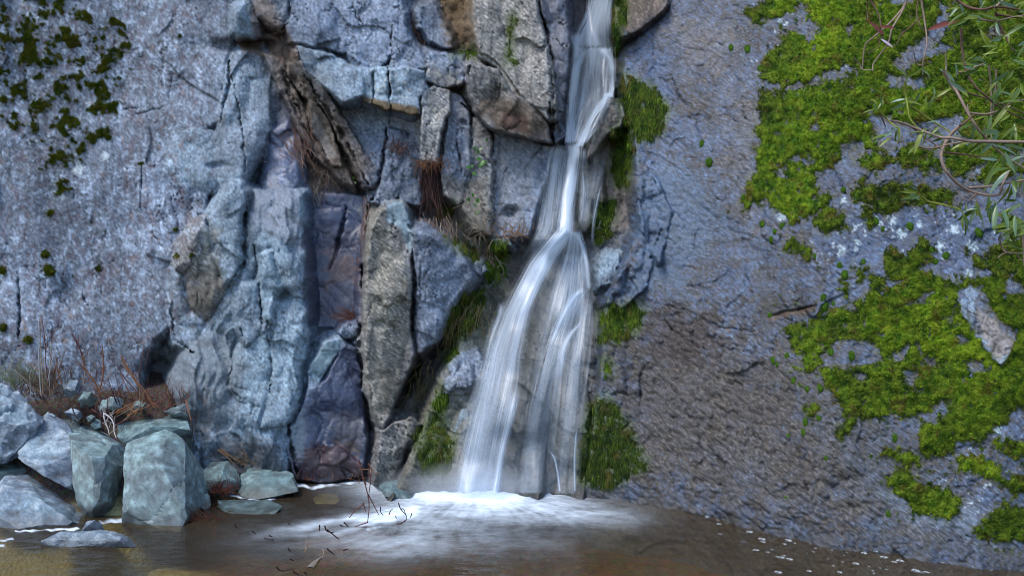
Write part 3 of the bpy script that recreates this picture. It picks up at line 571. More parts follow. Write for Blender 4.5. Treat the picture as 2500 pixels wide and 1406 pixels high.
HOLES_R = [
 [(2010,178),(2060,165),(2095,166),(2080,178),(2020,190)], [(2170,160),(2190,140),(2250,100),(2290,40),(2320,30),(2300,90),(2250,150),(2200,175)], [(2060,65),(2080,60),(2085,75),(2065,85)], [(2170,-20),(2230,-10),(2230,10),(2170,15)],
 [(2230,130),(2330,108),(2330,120),(2240,150)], [(2290,0),(2310,20),(2320,75),(2300,60)], [(2160,190),(2200,185),(2260,185),(2250,210),(2180,215)], [(2420,60),(2450,70),(2440,95),(2415,85)],
 [(2140,300),(2190,305),(2200,340),(2160,350)], [(2290,290),(2350,285),(2350,310),(2270,345),(2210,350),(2230,320)], [(2330,455),(2390,400),(2410,395),(2380,440),(2340,475)], [(2450,380),(2500,370),(2500,400),(2460,400)],
 [(2060,350),(2085,340),(2096,350),(2090,372),(2060,375)], [(1975,300),(1995,295),(1995,320),(1978,320)], [(1925,390),(1960,385),(1990,395),(1970,405)], [(1892,405),(1915,410),(1915,435),(1895,430)],
 [(2336,710),(2362,692),(2394,700),(2410,735),(2452,788),(2486,812),(2476,844),(2450,890),(2424,880),(2396,838),(2370,806),(2348,764)],
 R8([(2050,680),(2100,665),(2197,740),(2250,790),(2070,790)]), R8([(1320,860),(1400,820),(1530,785),(1530,800),(1420,860),(1340,870)]), R8([(1185,740),(1210,690),(1290,665),(1330,700),(1230,730),(1195,780)]),
 R8([(740,1250),(860,1120),(900,1150),(960,1180),(1040,1110),(1150,1190),(1180,1240),(1090,1300),(960,1310),(840,1290)]), R8([(1270,1200),(1380,1150),(1370,1180),(1290,1270),(1260,1250)]), R8([(1420,1150),(1450,1150),(1480,1220),(1570,1240),(1560,1300),(1490,1290),(1450,1220)]),
 R8([(1610,950),(1690,950),(1700,990),(1650,980)]), R8([(1700,1080),(1770,1080),(1790,1130),(1740,1150)]), R8([(1330,1340),(1370,1320),(1450,1350),(1380,1420)]), R9([(1250,20),(1330,0),(1380,30),(1340,130),(1290,90)]),
 R9([(940,60),(990,50),(1000,90),(960,110)]), R9([(2020,340),(2100,330),(2200,400),(2200,470),(2060,470)]), R9([(1880,390),(1960,380),(2000,290),(2060,260),(2060,320),(1990,460)]), R9([(1690,-50),(1790,-60),(1820,20),(1740,40)]),
]
def field(polys, grow=0, pad=75):
    f_ = np.full(U.shape, -999., f32)
    for p in polys:
        a = np.array(p, float)
        i0, i1 = np.searchsorted(AY, [a[:, 1].min() - pad, a[:, 1].max() + pad]); j0, j1 = np.searchsorted(AX, [a[:, 0].min() - pad, a[:, 0].max() + pad])
        sl = (slice(i0, i1), slice(j0, j1)); f_[sl] = np.maximum(f_[sl], sdf(p, WU[sl], WV[sl]) + grow)
    return f_
lump, lid = cells(U / 24 + .5 * noise(U / 20, V / 20, 501), V / 22 + .5 * noise(U / 20, V / 20, 502), 503, .6, 1.5)
lump2, _ = cells(U / 8.5, V / 8.5, 504, .5, 1.6)
mn = fbm(U / 110, V / 110, 505, 4); mn2 = fbm(U / 22, V / 22, 506, 3); mn3 = fbm(U / 55, V / 40, 507, 3)
mR = field(MOSS_R, 1); hR = field(HOLES_R, 0)
maskR = np.minimum(np.minimum(mR, 20), -hR) + 17 * mn2 + 10 * fbm(U / 9, V / 9, 508, 2) + 8 * n_mid
maskR = np.where(mR < -16, -5, maskR)
maskR = maskR + sstep(2510, 2660, U) * (-12 + 80 * fbm(U / 140, V / 110, 545, 3))
spk = 26 * fbm(U / 13, V / 15, 541, 3) + 12 * fbm(U / 70, V / 70, 542, 2) - 10.5 + .10 * np.maximum(mR, -70)
maskR = np.maximum(maskR, np.where((mR > -70) & (hR < 0) & right, spk, -5))
maskR = np.where(hR > 3, np.minimum(maskR, 20 * fbm(U / 16, V / 16, 543, 2) - 5), maskR)
maskR = np.where((mR > 0) & (fbm(U / 20, V / 26, 544, 3) > .42), -4, maskR)
mL = field([[(-80,60),(60,-10),(130,-30),(210,20),(330,60),(335,140),(300,210),(290,260),(310,330),(230,340),(210,420),(130,500),(100,470),(110,360),(-80,280)]], 0, 90)
maskL = np.minimum(mL, 14) * .30 + 17 * fbm(U / 46, V / 40, 521, 4) + 10 * fbm(U / 13, V / 13, 522, 3) - 7.0
maskL = np.where(mL < -30, -5, maskL)
for cx, cy, r in [(120,520,8),(112,620,10),(120,660,14),(5,660,9),(240,655,7),(345,400,5),(10,800,10),(70,830,9),(440,90,5),(275,50,8),(430,560,6),(432,625,5),(468,622,6)]:
    maskL = np.maximum(maskL, r - np.hypot(U - cx, V - cy) + 6 * mn2)
CLUMP = [
 ('long green moss strip beside the top of the waterfall', [(1496,-60),(1532,-60),(1526,50),(1512,110),(1502,150),(1494,70)], .03, .52, 3000, .035, .9, .3),
 ('large hanging green moss mat right of the upper fall', [(1512,180),(1540,186),(1600,212),(1620,240),(1636,272),(1612,320),(1572,345),(1545,330),(1515,255)], .05, .50, 7000, .036, .9, .45),
 ('ragged green moss streak below the large hanging mat', [(1494,318),(1530,310),(1552,330),(1540,400),(1540,450),(1506,456),(1496,400)], .035, .50, 4000, .036, .9, .3),
 ('narrow green moss patch right of the bright falling core', [(1456,492),(1500,488),(1500,530),(1480,575),(1452,588),(1450,540)], .035, .50, 3000, .032, .9, .25),
 ('shaggy green moss cushion on the ledge right of the lower fall', [(1460,765),(1500,745),(1560,738),(1576,760),(1560,800),(1510,832),(1466,832)], .05, .56, 5000, .034, .8, .30),
 ('big dark green moss mat at the foot of the wall right of the fall', [(1440,985),(1480,968),(1510,990),(1540,1050),(1566,1100),(1576,1140),(1530,1166),(1490,1190),(1410,1175),(1415,1080)], .05, .33, 10000, .026, .6, .2),
 ('tiny bright moss tuft above the big dark mat', [(1478,880),(1492,885),(1490,918),(1478,915)], .03, .75, 400, .022, .4, .0),
 ('bright green moss clump among the grass left of the fall', [(1196,590),(1235,588),(1238,625),(1228,660),(1215,690),(1195,680),(1190,640)], .035, .66, 2500, .028, .5, .1),
 ('olive grassy moss under the bulging grey rock', [(1102,760),(1140,720),(1180,705),(1178,750),(1150,800),(1105,830),(1094,800)], .04, .42, 3500, .038, .8, .7),
 ('small green moss tuft above the grey ledge stones', [(1085,862),(1112,842),(1118,862),(1100,880),(1084,882)], .03, .55, 800, .028, .5, .2),
 ('upright green moss tuft beside the foam left of the fall', [(1070,950),(1080,948),(1086,1000),(1076,1020),(1066,990)], .03, .62, 700, .034, .6, .2),
 ('thin olive moss film beside the lower left edge of the fall', [(1010,1060),(1060,1010),(1110,1080),(1100,1150),(1040,1160)], .014, .36, 2200, .030, .9, .6),
 ('lime green moss tuft on the cleft rim below the root tangle', [(1062,505),(1078,492),(1102,500),(1100,522),(1068,530)], .03, .72, 900, .022, .3, .0),
 ('mossy fringe above the bulging grey rock', [(1085,578),(1120,582),(1160,610),(1175,640),(1150,632),(1110,600)], .03, .38, 1600, .03, .5, .7),
 ('small bright moss at the foot of the rusty recess', [(1118,122),(1150,118),(1166,130),(1150,138),(1112,134)], .03, .62, 700, .022, .3, .2),
 ('dark moss growing down the top block in thin tufts', [(1238,80),(1256,30),(1262,60),(1250,110),(1262,150),(1248,165),(1236,130)], .018, .42, 700, .018, .3, .5),
]
CMASK = []
for i, c_ in enumerate(CLUMP):
    f0 = field([c_[1]], 0)
    f_ = np.minimum(f0, 10) - (0 if 7 <= i <= 13 else 4) + 18 * fbm(U / 16, V / 34, 525 + i, 3) + 12 * fbm(U / 7, V / 12, 530 + i, 2)
    CMASK.append(np.where(f0 < -12, -5, f_))
    g_ = sstep(-22, 8, f0 + 22 * fbm(U / 22, V / 60, 560 + i, 3)) * .72       # thin green film round each clump
    col = mixc(col, alb(62, 74, 36) * (1 + .5 * n_hi)[..., None], g_)
# a thin dark film of algae and dead moss where the carpets end
film = sstep(-14, 6, np.maximum(np.minimum(mR, -hR), -60) + 24 * mn2 + 16 * n_hi) * (right | (U > 1800))
col = mixc(col, alb(66, 66, 40) * (1 + .6 * n_hi)[..., None], .62 * film)
filmL = sstep(-5, 5, maskL + 3 * n_hi) * .7 * (mL > -28)
col = mixc(col, alb(74, 72, 50) * (1 + .5 * n_hi)[..., None], filmL)
col = np.clip(col, .012, .75)
RAY = np.stack([(U - 1250) / F_PX, np.ones_like(U), (HOR - V) / F_PX], -1)
PTS = RAY * depth[..., None]; PTS[..., 2] += EYE
GI = np.arange(U.size).reshape(U.shape)
quads = np.stack([GI[:-1, :-1], GI[1:, :-1], GI[1:, 1:], GI[:-1, 1:]], -1).reshape(-1, 4)
qown = owner[:-1, :-1].ravel()
flatP, flatC, flatW, flatH = PTS.reshape(-1, 3), col.reshape(-1, 3), wet.ravel(), chip.ravel()
def dsample(arr, px, py):
    x = np.interp(px, AX, np.arange(len(AX))); y = np.interp(py, AY, np.arange(len(AY)))
    x0 = np.clip(x.astype(int), 0, len(AX) - 2); y0 = np.clip(y.astype(int), 0, len(AY) - 2); fx = x - x0; fy = y - y0
    return (arr[y0, x0] * (1 - fx) + arr[y0, x0 + 1] * fx) * (1 - fy) + (arr[y0 + 1, x0] * (1 - fx) + arr[y0 + 1, x0 + 1] * fx) * fy
def dep(px, py): return float(dsample(depth, np.array([px]), np.array([py]))[0])
def sub_mesh(name, mask, parent=None):
    q = quads[mask]; idx, inv = np.unique(q, return_inverse=True)
    return mesh_np(name, flatP[idx], inv.reshape(-1, 4), M['rock'], {'col': flatC[idx], 'wet': flatW[idx], 'chip': flatH[idx]}, parent)
iw = [i + 1 for i, s in enumerate(S) if s[0] == 'rock_wall'][0]
right_ids = [i + 1 for i, s in enumerate(S) if i + 1 > iw]
cliff = tag(sub_mesh('cliff', qown == 0), kind='structure')
wall = tag(sub_mesh('rock_wall', qown == iw), kind='structure')
for k, s in enumerate(S, 1):
    if k == iw: continue
    mk = qown == k
    if mk.sum() < 12: continue
    sub_mesh(s[0], mk, wall if k in right_ids else cliff)
# ------------------------------------------------------------------ ground, pool bed, bank
def ground_mat(name, c1, c2, c3, scale=14, silt=None):
    q = N(name); v = obj_coords(q)
    a = q.noise(v, scale * .18, 4, .6); b = q.noise(v, scale, 5, .7)
    vor = q.n('TexVoronoi', {'Vector': v, 'Scale': scale * 1.7}, feature='F1')
    c = q.mix(q.ramp(a, [(.35, 0.0), (.62, 1.0)]), (*c1, 1), (*c2, 1)); c = q.mix(q.ramp(b, [(.45, 0.0), (.7, 1.0)]), c, (*c3, 1))
    c = q.mix(.5, c, q.mix(1.0, c, vor.outputs['Color'], 'MULTIPLY'))
    if silt:
        mp = q.n('Mapping', {'Vector': v, 'Location': (2.4, -13.2, 0), 'Scale': (1.1, 2.6, 0)}); ds = q.n('VectorMath', {0: mp.outputs[0]}, operation='LENGTH')
        sm = q.math('ADD', ds.outputs['Value'], q.math('MULTIPLY', q.math('SUBTRACT', a, .5), 1.2))
        c = q.mix(q.ramp(sm, [(.35, 1.0), (1.0, .0)], 'EASE'), c, (*silt, 1))
    h = q.math('ADD', b, q.math('MULTIPLY', vor.outputs['Distance'], .6))
    bp = q.n('Bump', {'Height': h, 'Strength': .8, 'Distance': .03})
    p = q.n('BsdfPrincipled', {'Base Color': c, 'Roughness': .9, 'Specular IOR Level': .2, 'Normal': bp.outputs[0]})
    return q.done(p.outputs[0])
M['bed'] = ground_mat('pool_bed', (.155, .112, .070), (.095, .070, .047), (.20, .155, .10), silt=(.33, .34, .18))
M['soil'] = ground_mat('bank_soil', (.085, .062, .05), (.055, .042, .036), (.12, .095, .08), 30, silt=(.33, .34, .18))
gx = axis(-3.6, 4.2, .07, -70, 70, 6.0); gy = axis(3.6, 6.6, .07, -80, 9, 6.0)
GX, GY = np.meshgrid(gx, gy)
gz = -0.26 + .05 * fbm(GX * 1.3, GY * 1.3, 301, 3) + .012 * fbm(GX * 9, GY * 9, 302, 2)
rim = np.maximum(sstep(2.6, .8, GY), sstep(5.5, 8.5, np.abs(GX)))
gz = gz + rim * (.55 + .12 * fbm(GX * .5, GY * .5, 303, 3))
gi = np.arange(GX.size).reshape(GX.shape)
gq = np.stack([gi[:-1, :-1], gi[:-1, 1:], gi[1:, 1:], gi[1:, :-1]], -1).reshape(-1, 4)
ground = tag(mesh_np('ground', np.stack([GX, GY, gz], -1).reshape(-1, 3), gq, M['bed']), kind='structure')

bx_ = np.linspace(-6.0, -1.7, 150); by_ = np.linspace(4.8, 6.9, 90)
BX, BY = np.meshgrid(bx_, by_)
bz = np.interp(BY, [4.8, 5.3, 5.6, 5.95, 6.4, 6.9], [-.30, -.06, .22, .47, .60, .66]) + .05 * fbm(BX * 3.2, BY * 3.2, 311, 4)
bz = bz * sstep(-1.78, -2.05, BX - .10 * noise(BY * 3, BY * 0 + 2, 5)) - .35 * sstep(-2.05, -1.75, BX)
bi = np.arange(BX.size).reshape(BX.shape)
bq = np.stack([bi[:-1, :-1], bi[:-1, 1:], bi[1:, 1:], bi[1:, :-1]], -1).reshape(-1, 4)
bank = tag(mesh_np('stream_bank', np.stack([BX, BY, bz], -1).reshape(-1, 3), bq, M['soil']), kind='structure')
def bank_z(x, y):
    j = np.clip(np.searchsorted(bx_, x), 0, 149); i = np.clip(np.searchsorted(by_, y), 0, 89); return float(bz[i, j])

# ------------------------------------------------------------------ pool water
YP = lambda py: EYE * F_PX / (py - HOR)
def water_material():
    q = N('pool_water'); v = obj_coords(q, (1, 2.2, 1))
    foam = q.attr('foam')
    n = q.noise(v, 7, 3, .5, .4); n2 = q.noise(v, 30, 2, .5)
    bp = q.n('Bump', {'Height': n, 'Strength': .22, 'Distance': .04}); bp2 = q.n('Bump', {'Height': n2, 'Strength': .12, 'Distance': .01, 'Normal': bp.outputs[0]})
    tr = q.n('BsdfTransparent', {'Color': (.85, .76, .58, 1)})
    murk = q.n('BsdfDiffuse', {'Color': (.088, .064, .038, 1)})
    body = q.n('MixShader', {0: .26, 1: tr.outputs[0], 2: murk.outputs[0]})
    gl = q.n('BsdfGlossy', {'Color': (.9, .95, 1, 1), 'Roughness': .13, 'Normal': bp2.outputs[0]})
    fr = q.n('Fresnel', {'IOR': 1.33, 'Normal': bp.outputs[0]})
    w = q.n('MixShader', {0: q.math('MULTIPLY', fr.outputs[0], .72), 1: body.outputs[0], 2: gl.outputs[0]})
    vf = obj_coords(q); fn = q.noise(vf, 34, 4, .7)
    ff = q.math('MULTIPLY', foam, q.math('MULTIPLY_ADD', fn, .9)); q.t.nodes[-2].inputs[2].default_value = .55
    fd = q.n('BsdfDiffuse', {'Color': (.74, .86, .98, 1)})
    o = q.n('MixShader', {0: q.math('MINIMUM', ff, .97), 1: w.outputs[0], 2: fd.outputs[0]})
    return q.done(o.outputs[0])
M['water'] = water_material()
ax_ = axis(-120, 2620, 3.6, -6000, 8500, 260); ay_ = np.concatenate([np.arange(1105, 1420, 1.7), np.geomspace(1422, 5200, 60)]).astype(f32)
PU, PV = np.meshgrid(ax_, ay_)
pd = YP(PV); PXw = (PU - 1250) / F_PX * pd; PYw = pd
IX, IY = (1165 - 1250) / F_PX * YP(1182), YP(1182)
rho = np.hypot(PXw - IX, (PYw - IY) * 1.0) + 1e-3; th = np.arctan2(PYw - IY, PXw - IX) + .16 * fbm(PXw * 1.7, PYw * 1.7, 320, 3)
def blob(cx, cy, rx, ry, pw=1.0): return np.exp(-((((PU - cx) / rx) ** 2 + ((PV - cy) / ry) ** 2) ** pw))
st1 = .35 * fbm(th * 16, rho * 1.4, 321, 3) + .55 * fbm(PXw * 4.2, PYw * 7.5, 324, 4) + .3 * fbm(PXw * 16, PYw * 24, 326, 3); st2 = fbm(PXw * 5 + .8 * noise(PXw * 3, PYw * 3, 8), PYw * 9, 322, 4)
foamd = (1.9 * blob(1110, 1184, 160, 22) + .80 * blob(1190, 1215, 180, 22) + .55 * blob(1330, 1250, 150, 26) + .50 * blob(1070, 1250, 150, 30)
         + .34 * blob(970, 1318, 120, 46) + .14 * blob(1230, 1310, 200, 40) + .16 * blob(1500, 1262, 90, 26) + .10 * blob(800, 1320, 200, 40))
for pts, w, a in [([(1010, 1245), (900, 1262), (780, 1278), (620, 1306)], 13, .62), ([(960, 1262), (820, 1300), (640, 1312)], 9, .34)]:
    dd, tt = linedist(pts, PU, PV + 6 * noise(PU / 60, PV / 20, 9)); foamd = foamd + 1.5 * a * np.exp(-(dd / (w * (1 - .4 * tt))) ** 2) * (1 - .97 * tt) ** .8
foamd = foamd * np.clip(.74 + 1.15 * st1 + .2 * st2, .02, 1.7)
foamd = foamd + 1.0 * blob(1110, 1186, 150, 19) + .7 * blob(1170, 1208, 170, 20)
foamd = np.where(foamd > .75, .75 + .25 * np.tanh((foamd - .75) / .4), foamd)
for pts, w, a in [([(722, 1182), (760, 1190), (830, 1181), (930, 1172)], 5, .85), ([(556, 1206), (600, 1214), (640, 1226), (690, 1206)], 6, .95), ([(640, 1226), (600, 1228)], 5, .8),
                  ([(40, 1296), (110, 1293), (190, 1291)], 3, .9), ([(245, 1273), (300, 1270)], 5, .6), ([(930, 1186), (940, 1210)], 6, .85), ([(0, 1318), (30, 1314)], 4, .8), ([(-20, 1336), (8, 1330)], 4, .7), ([(900, 1290), (930, 1284)], 7, .5)]:
    dd, tt = linedist(pts, PU + 5 * noise(PU / 16, PV / 8, 12), PV + 4 * noise(PU / 22, PV / 10, 13)); foamd = np.maximum(foamd, a * sstep(w, w * .2, dd) * np.clip(.75 + .8 * noise(PU / 18, PV / 9, 14), .1, 1))
edge_ = sstep(26, 4, PV - np.interp(PU, [1700, 1800, 2000, 2200, 2500, 2700], [1240, 1262, 1312, 1337, 1366, 1380])) * (PU > 1720)
foamd = np.maximum(foamd, .55 * edge_ * sstep(.22, .5, fbm(PXw * 9, PYw * 14, 341, 3) + .2)) + .5 * (PU > 1750) * sstep(.42, .6, fbm(PXw * 8, PYw * 13, 343, 3)) * sstep(90, 20, PV - np.interp(PU, [1800, 2500], [1262, 1366]))
pz = .02 * blob(1150, 1195, 190, 30) * (.6 + fbm(PXw * 7, PYw * 7, 331, 3)) + .004 * fbm(PXw * 6, PYw * 9, 332, 2)
pi_ = np.arange(PU.size).reshape(PU.shape)
pq = np.stack([pi_[:-1, :-1], pi_[1:, :-1], pi_[1:, 1:], pi_[:-1, 1:]], -1).reshape(-1, 4)
pool = tag(mesh_np('pool_water', np.stack([PXw, PYw, pz], -1).reshape(-1, 3), pq, M['water'], {'foam': foamd.ravel()}), kind='structure')

# ------------------------------------------------------------------ boulders
from mathutils import noise as mnoise
def boulder(name, label, pts, pal, seed=0, bev=.009, amp=.0048, zoom=None, cat='boulder', group=None, fine=.03, zh=False, grow=1.09):
    """a broken block: the hull of traced corners (px, py, metres from the camera), edges chipped, faces roughened"""
    P = []
    for x, y, d in pts:
        if zoom: x, y = zoom[0] + x / zoom[2], zoom[1] + y / zoom[2]
        P.append(at(x, y, (EYE - d) * F_PX / (y - HOR) if zh else d))
    cen = sum(P, Vector()) / len(P); P = [cen + (p - cen) * grow for p in P]; zmin = min(p.z for p in P)
    org = Vector((cen.x, cen.y, zmin))
    bm = bmesh.new()
    for p in P: bm.verts.new(p - org)
    bmesh.ops.convex_hull(bm, input=bm.verts)
    bmesh.ops.delete(bm, geom=[v for v in bm.verts if not v.link_faces], context='VERTS')
    rr = random.Random(seed * 7 + 1)
    ext = [max(v.co[i] for v in bm.verts) - min(v.co[i] for v in bm.verts) for i in range(3)]; sz = sum(ext) / 3; mid = sum((v.co for v in bm.verts), Vector()) / len(bm.verts)
    for _ in range(2 if zh else 9):                                     # corners and edges knocked off
        nn = Vector((rr.gauss(0, 1), rr.gauss(-.4, 1), rr.gauss(.25, 1))).normalized()
        far = max((v.co - mid).dot(nn) for v in bm.verts)
        bmesh.ops.bisect_plane(bm, geom=bm.verts[:] + bm.edges[:] + bm.faces[:], plane_co=mid + nn * (far - sz * rr.uniform(.02, .075)), plane_no=nn, clear_outer=True)
        pts_ = [v.co.copy() for v in bm.verts]; bm.clear()
        for p in pts_: bm.verts.new(p)
        bmesh.ops.convex_hull(bm, input=bm.verts)
        bmesh.ops.delete(bm, geom=[v for v in bm.verts if not v.link_faces], context='VERTS')
    bmesh.ops.dissolve_limit(bm, angle_limit=math.radians(9), verts=bm.verts, edges=bm.edges)
    bmesh.ops.bevel(bm, geom=list(bm.edges), offset=bev * .6, segments=1, profile=.6, affect='EDGES', clamp_overlap=True)
    bmesh.ops.triangulate(bm, faces=bm.faces)
    for _ in range(5):
        le = [e for e in bm.edges if e.calc_length() > fine]
        if not le or len(bm.verts) > 12000: break
        bmesh.ops.subdivide_edges(bm, edges=le, cuts=1, use_grid_fill=False); bmesh.ops.triangulate(bm, faces=bm.faces)
    bm.normal_update()
    c1, c2, lf, la, df, da, ch, we = PAL[pal]
    sv = Vector((seed * 3.1, seed * 1.7, seed * 2.3)); cols = []; wets = []; offs = []
    for v in bm.verts:
        p = v.co + sv
        a = mnoise.fractal(p * 5, 1.0, 2.0, 4); b = mnoise.fractal(p * 18, 1.0, 2.0, 4); c = mnoise.noise(p * 60); r = mnoise.voronoi(p * 9)[0]
        offs.append(amp * (1.0 * a + .8 * b + .6 * c) - 1.6 * amp * max(0, 1 - abs(mnoise.noise(p * 3.1 + Vector((5, 0, 0)))) * 14))
        cc = c1 + (c2 - c1) * min(1, max(0, .5 + 1.3 * a + .5 * v.normal.x))  # right-facing faces pulled darker: side shade put into the colour
        up = min(1, max(0, v.normal.z * 1.6 - .1)); cc = cc * (1 - up * np.array([.10, .0, -.02], f32)); fr_ = min(1, max(0, -v.normal.x * .9 - .1)); cc = cc * (1 + fr_ * np.array([.05, -.04, -.02], f32))  # light tint by facing painted in: tops bluer, left faces redder
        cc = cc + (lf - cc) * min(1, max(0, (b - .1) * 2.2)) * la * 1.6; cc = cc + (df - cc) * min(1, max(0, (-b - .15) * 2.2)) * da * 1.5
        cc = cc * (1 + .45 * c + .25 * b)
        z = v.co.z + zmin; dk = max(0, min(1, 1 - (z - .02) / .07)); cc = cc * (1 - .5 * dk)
        cols.append(cc); wets.append(max(we, .75 * dk))
    for v, o in zip(bm.verts, offs): v.co += v.normal * o
    me = bpy.data.meshes.new(name); bm.to_mesh(me); bm.free()
    for p in me.polygons: p.use_smooth = True
    me.set_sharp_from_angle(angle=math.radians(21))
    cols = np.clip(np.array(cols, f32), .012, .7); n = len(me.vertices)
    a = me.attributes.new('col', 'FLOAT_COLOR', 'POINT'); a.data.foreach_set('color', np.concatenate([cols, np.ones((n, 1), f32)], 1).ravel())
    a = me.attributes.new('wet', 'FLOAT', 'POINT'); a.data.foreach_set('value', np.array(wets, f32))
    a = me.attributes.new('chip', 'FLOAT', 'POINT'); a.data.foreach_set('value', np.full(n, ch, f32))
    me.materials.append(M['boulder'])
    o = bpy.data.objects.new(name, me); C.objects.link(o); o.location = org
    return tag(o, label, cat, group)
PAL['bould'] = (alb(116,132,134), alb(100,109,114), alb(156,180,188), .25, alb(92,92,98), .20, .10, .12)
PAL['bould2'] = (alb(120,132,146), alb(106,114,130), alb(150,158,166), .35, alb(88,80,78), .30, .25, .10)
PAL['bould3'] = (alb(98,116,120), alb(88,97,98), alb(132,150,152), .25, alb(74,68,62), .30, .15, .25)
PAL['sunk'] = (alb(150,148,108), alb(130,126,92), alb(164,160,120), .3, alb(110,104,70), .3, .1, .3)
Z1 = (0, 900, 2.778); Z2 = (550, 900, 2.778)
G_ = 'boulders heaped at the foot of the left wall'
boulder('boulder', 'squarish pale blue-green boulder with flat tilted top and dark right face', [(655,612,5.28),(690,950,5.30),(620,992,5.32),(508,530,5.42),(512,800,5.40),(862,565,5.62),(856,945,5.62),(440,372,5.85),(560,362,5.95),(700,438,5.98),(800,580,5.46),(540,975,5.45),(862,985,5.66),(500,950,5.9),(850,900,6.0)], 'bould', 1, zoom=Z1, group=G_)
boulder('boulder', 'lilac-grey slanting boulder left of the squarish pale block', [(128,600,5.42),(160,655,5.42),(330,332,5.70),(445,372,5.72),(512,525,5.52),(425,690,5.36),(412,815,5.36),(280,735,5.40),(498,800,5.55),(560,820,5.55),(545,560,5.6),(200,400,5.95),(450,700,5.95)], 'bould2', 2, zoom=Z1, group=G_)
boulder('boulder', 'tall upright boulder with cracked pale front standing at the water edge', [(852,1052,5.20),(1210,1072,5.18),(1258,985,5.22),(1222,765,5.26),(868,575,5.36),(1000,592,5.30),(1105,492,5.36),(888,498,5.46),(1095,412,5.62),(1190,438,5.58),(1245,525,5.46),(1362,690,5.62),(1395,860,5.62),(1390,985,5.60),(900,900,5.8),(1100,700,5.9),(1230,1075,5.5)], 'bould', 3, zoom=Z1, group=G_)
boulder('boulder', 'slab-topped boulder wedged behind the tall upright boulder', [(795,410,5.78),(868,535,5.72),(1000,402,5.66),(1130,288,6.02),(870,328,6.02),(1302,372,5.80),(1292,402,5.72),(1255,505,5.78),(1010,520,5.75),(880,700,5.9),(1260,700,5.95),(1000,300,6.1)], 'bould3', 4, zoom=Z1, group=G_)
boulder('boulder', 'low brownish boulder with pale sloping top at the lower left water edge', [(-60,890,5.34),(50,742,5.44),(180,703,5.60),(285,740,5.66),(556,968,5.42),(530,1074,5.18),(300,1095,5.12),(105,1098,5.12),(-60,1040,5.14),(250,870,5.26),(40,815,5.28),(430,1000,5.22),(560,1040,5.5),(100,900,5.9)], 'bould2', 5, zoom=Z1, group=G_)
boulder('boulder', 'big weathered boulder cut by the left edge of the photo', [(-200,110,5.8),(0,112,5.74),(115,185,5.70),(240,285,5.66),(282,330,5.60),(150,470,5.50),(122,605,5.50),(0,650,5.46),(-200,640,5.46),(-200,300,5.45),(60,350,5.46),(150,300,6.0)], 'bould2', 6, zoom=Z1, group=G_, amp=.018)
boulder('boulder', 'dark boulder in the gap between the big left boulder and the low brownish one', [(-200,650,5.62),(130,636,5.62),(180,700,5.56),(60,790,5.5),(-200,850,5.5),(-100,700,5.45),(100,700,5.5),(0,640,5.9)], 'bould3', 7, zoom=Z1, group=G_)
boulder('boulder', 'rounded grey boulder just right of the tall upright boulder', [(1375,700,5.80),(1440,642,5.86),(1550,638,5.86),(1622,722,5.80),(1612,800,5.76),(1500,866,5.72),(1415,866,5.72),(1390,780,5.72),(1500,720,5.68),(1500,640,6.1),(1600,860,5.9)], 'bould3', 8, zoom=Z1, group=G_, bev=.03)
boulder('boulder', 'flat-topped green-grey boulder beside the foam line under the fluted rock', [(95,860,5.72),(108,722,5.86),(168,674,5.98),(380,678,5.98),(462,716,5.92),(478,826,5.74),(400,846,5.70),(225,876,5.68),(200,720,5.80),(440,740,5.80),(300,860,6.0)], 'bould3', 9, zoom=Z2, group=G_, bev=.02)
boulder('boulder', 'dark wet boulder standing in the foam left of the waterfall', [(1048,790,5.80),(1075,742,5.92),(1160,728,5.96),(1232,742,5.92),(1284,822,5.78),(1250,880,5.68),(1085,870,5.68),(1130,800,5.70),(1160,860,6.0)], 'bould3', 10, zoom=Z2, group=G_, bev=.012)
boulder('flat_rock', 'flat grey slab barely above the brown water near the tall boulder', [(1488,890,.02),(1640,878,.03),(1800,886,.03),(1900,930,.02),(1850,985,0),(1560,975,.0),(1490,940,.01),(1700,930,-.12)], 'bould3', 11, zh=True, zoom=Z1, cat='rock', bev=.01)
boulder('flat_rock', 'pale low slab half under water in front of the tall boulder', [(305,1165,.02),(420,1108,.05),(650,1110,.06),(760,1088,.05),(880,1156,.04),(915,1205,.0),(700,1222,-.02),(420,1215,-.01),(310,1190,0),(600,1150,-.2)], 'bould2', 12, zh=True, zoom=Z1, cat='rock', bev=.02)
boulder('small_rock', 'small rounded stone poking up behind the pale half-sunk slab', [(560,1095,.03),(590,1040,.07),(640,1028,.09),(690,1052,.07),(706,1100,.03),(640,1112,.02),(640,1080,-.12)], 'bould2', 13, zh=True, zoom=Z1, cat='rock', bev=.02)
boulder('sunken_rock', 'pale flat stone under clear water beside the foam line', [(600,880,-.05),(640,845,-.04),(750,850,-.04),(770,890,-.05),(740,915,-.06),(620,915,-.06),(680,890,-.2)], 'sunk', 15, zh=True, zoom=Z2, cat='rock', bev=.01)
boulder('small_rock', 'wedge of blue-green stone leaning on the tall boulder near the water', [(1330,900,5.50),(1380,840,5.56),(1420,850,5.56),(1432,930,5.5),(1400,960,5.46),(1350,930,5.46),(1400,940,5.7)], 'bould', 16, zoom=Z1, cat='rock', bev=.008)
Z7 = (0, 750, 4.018)
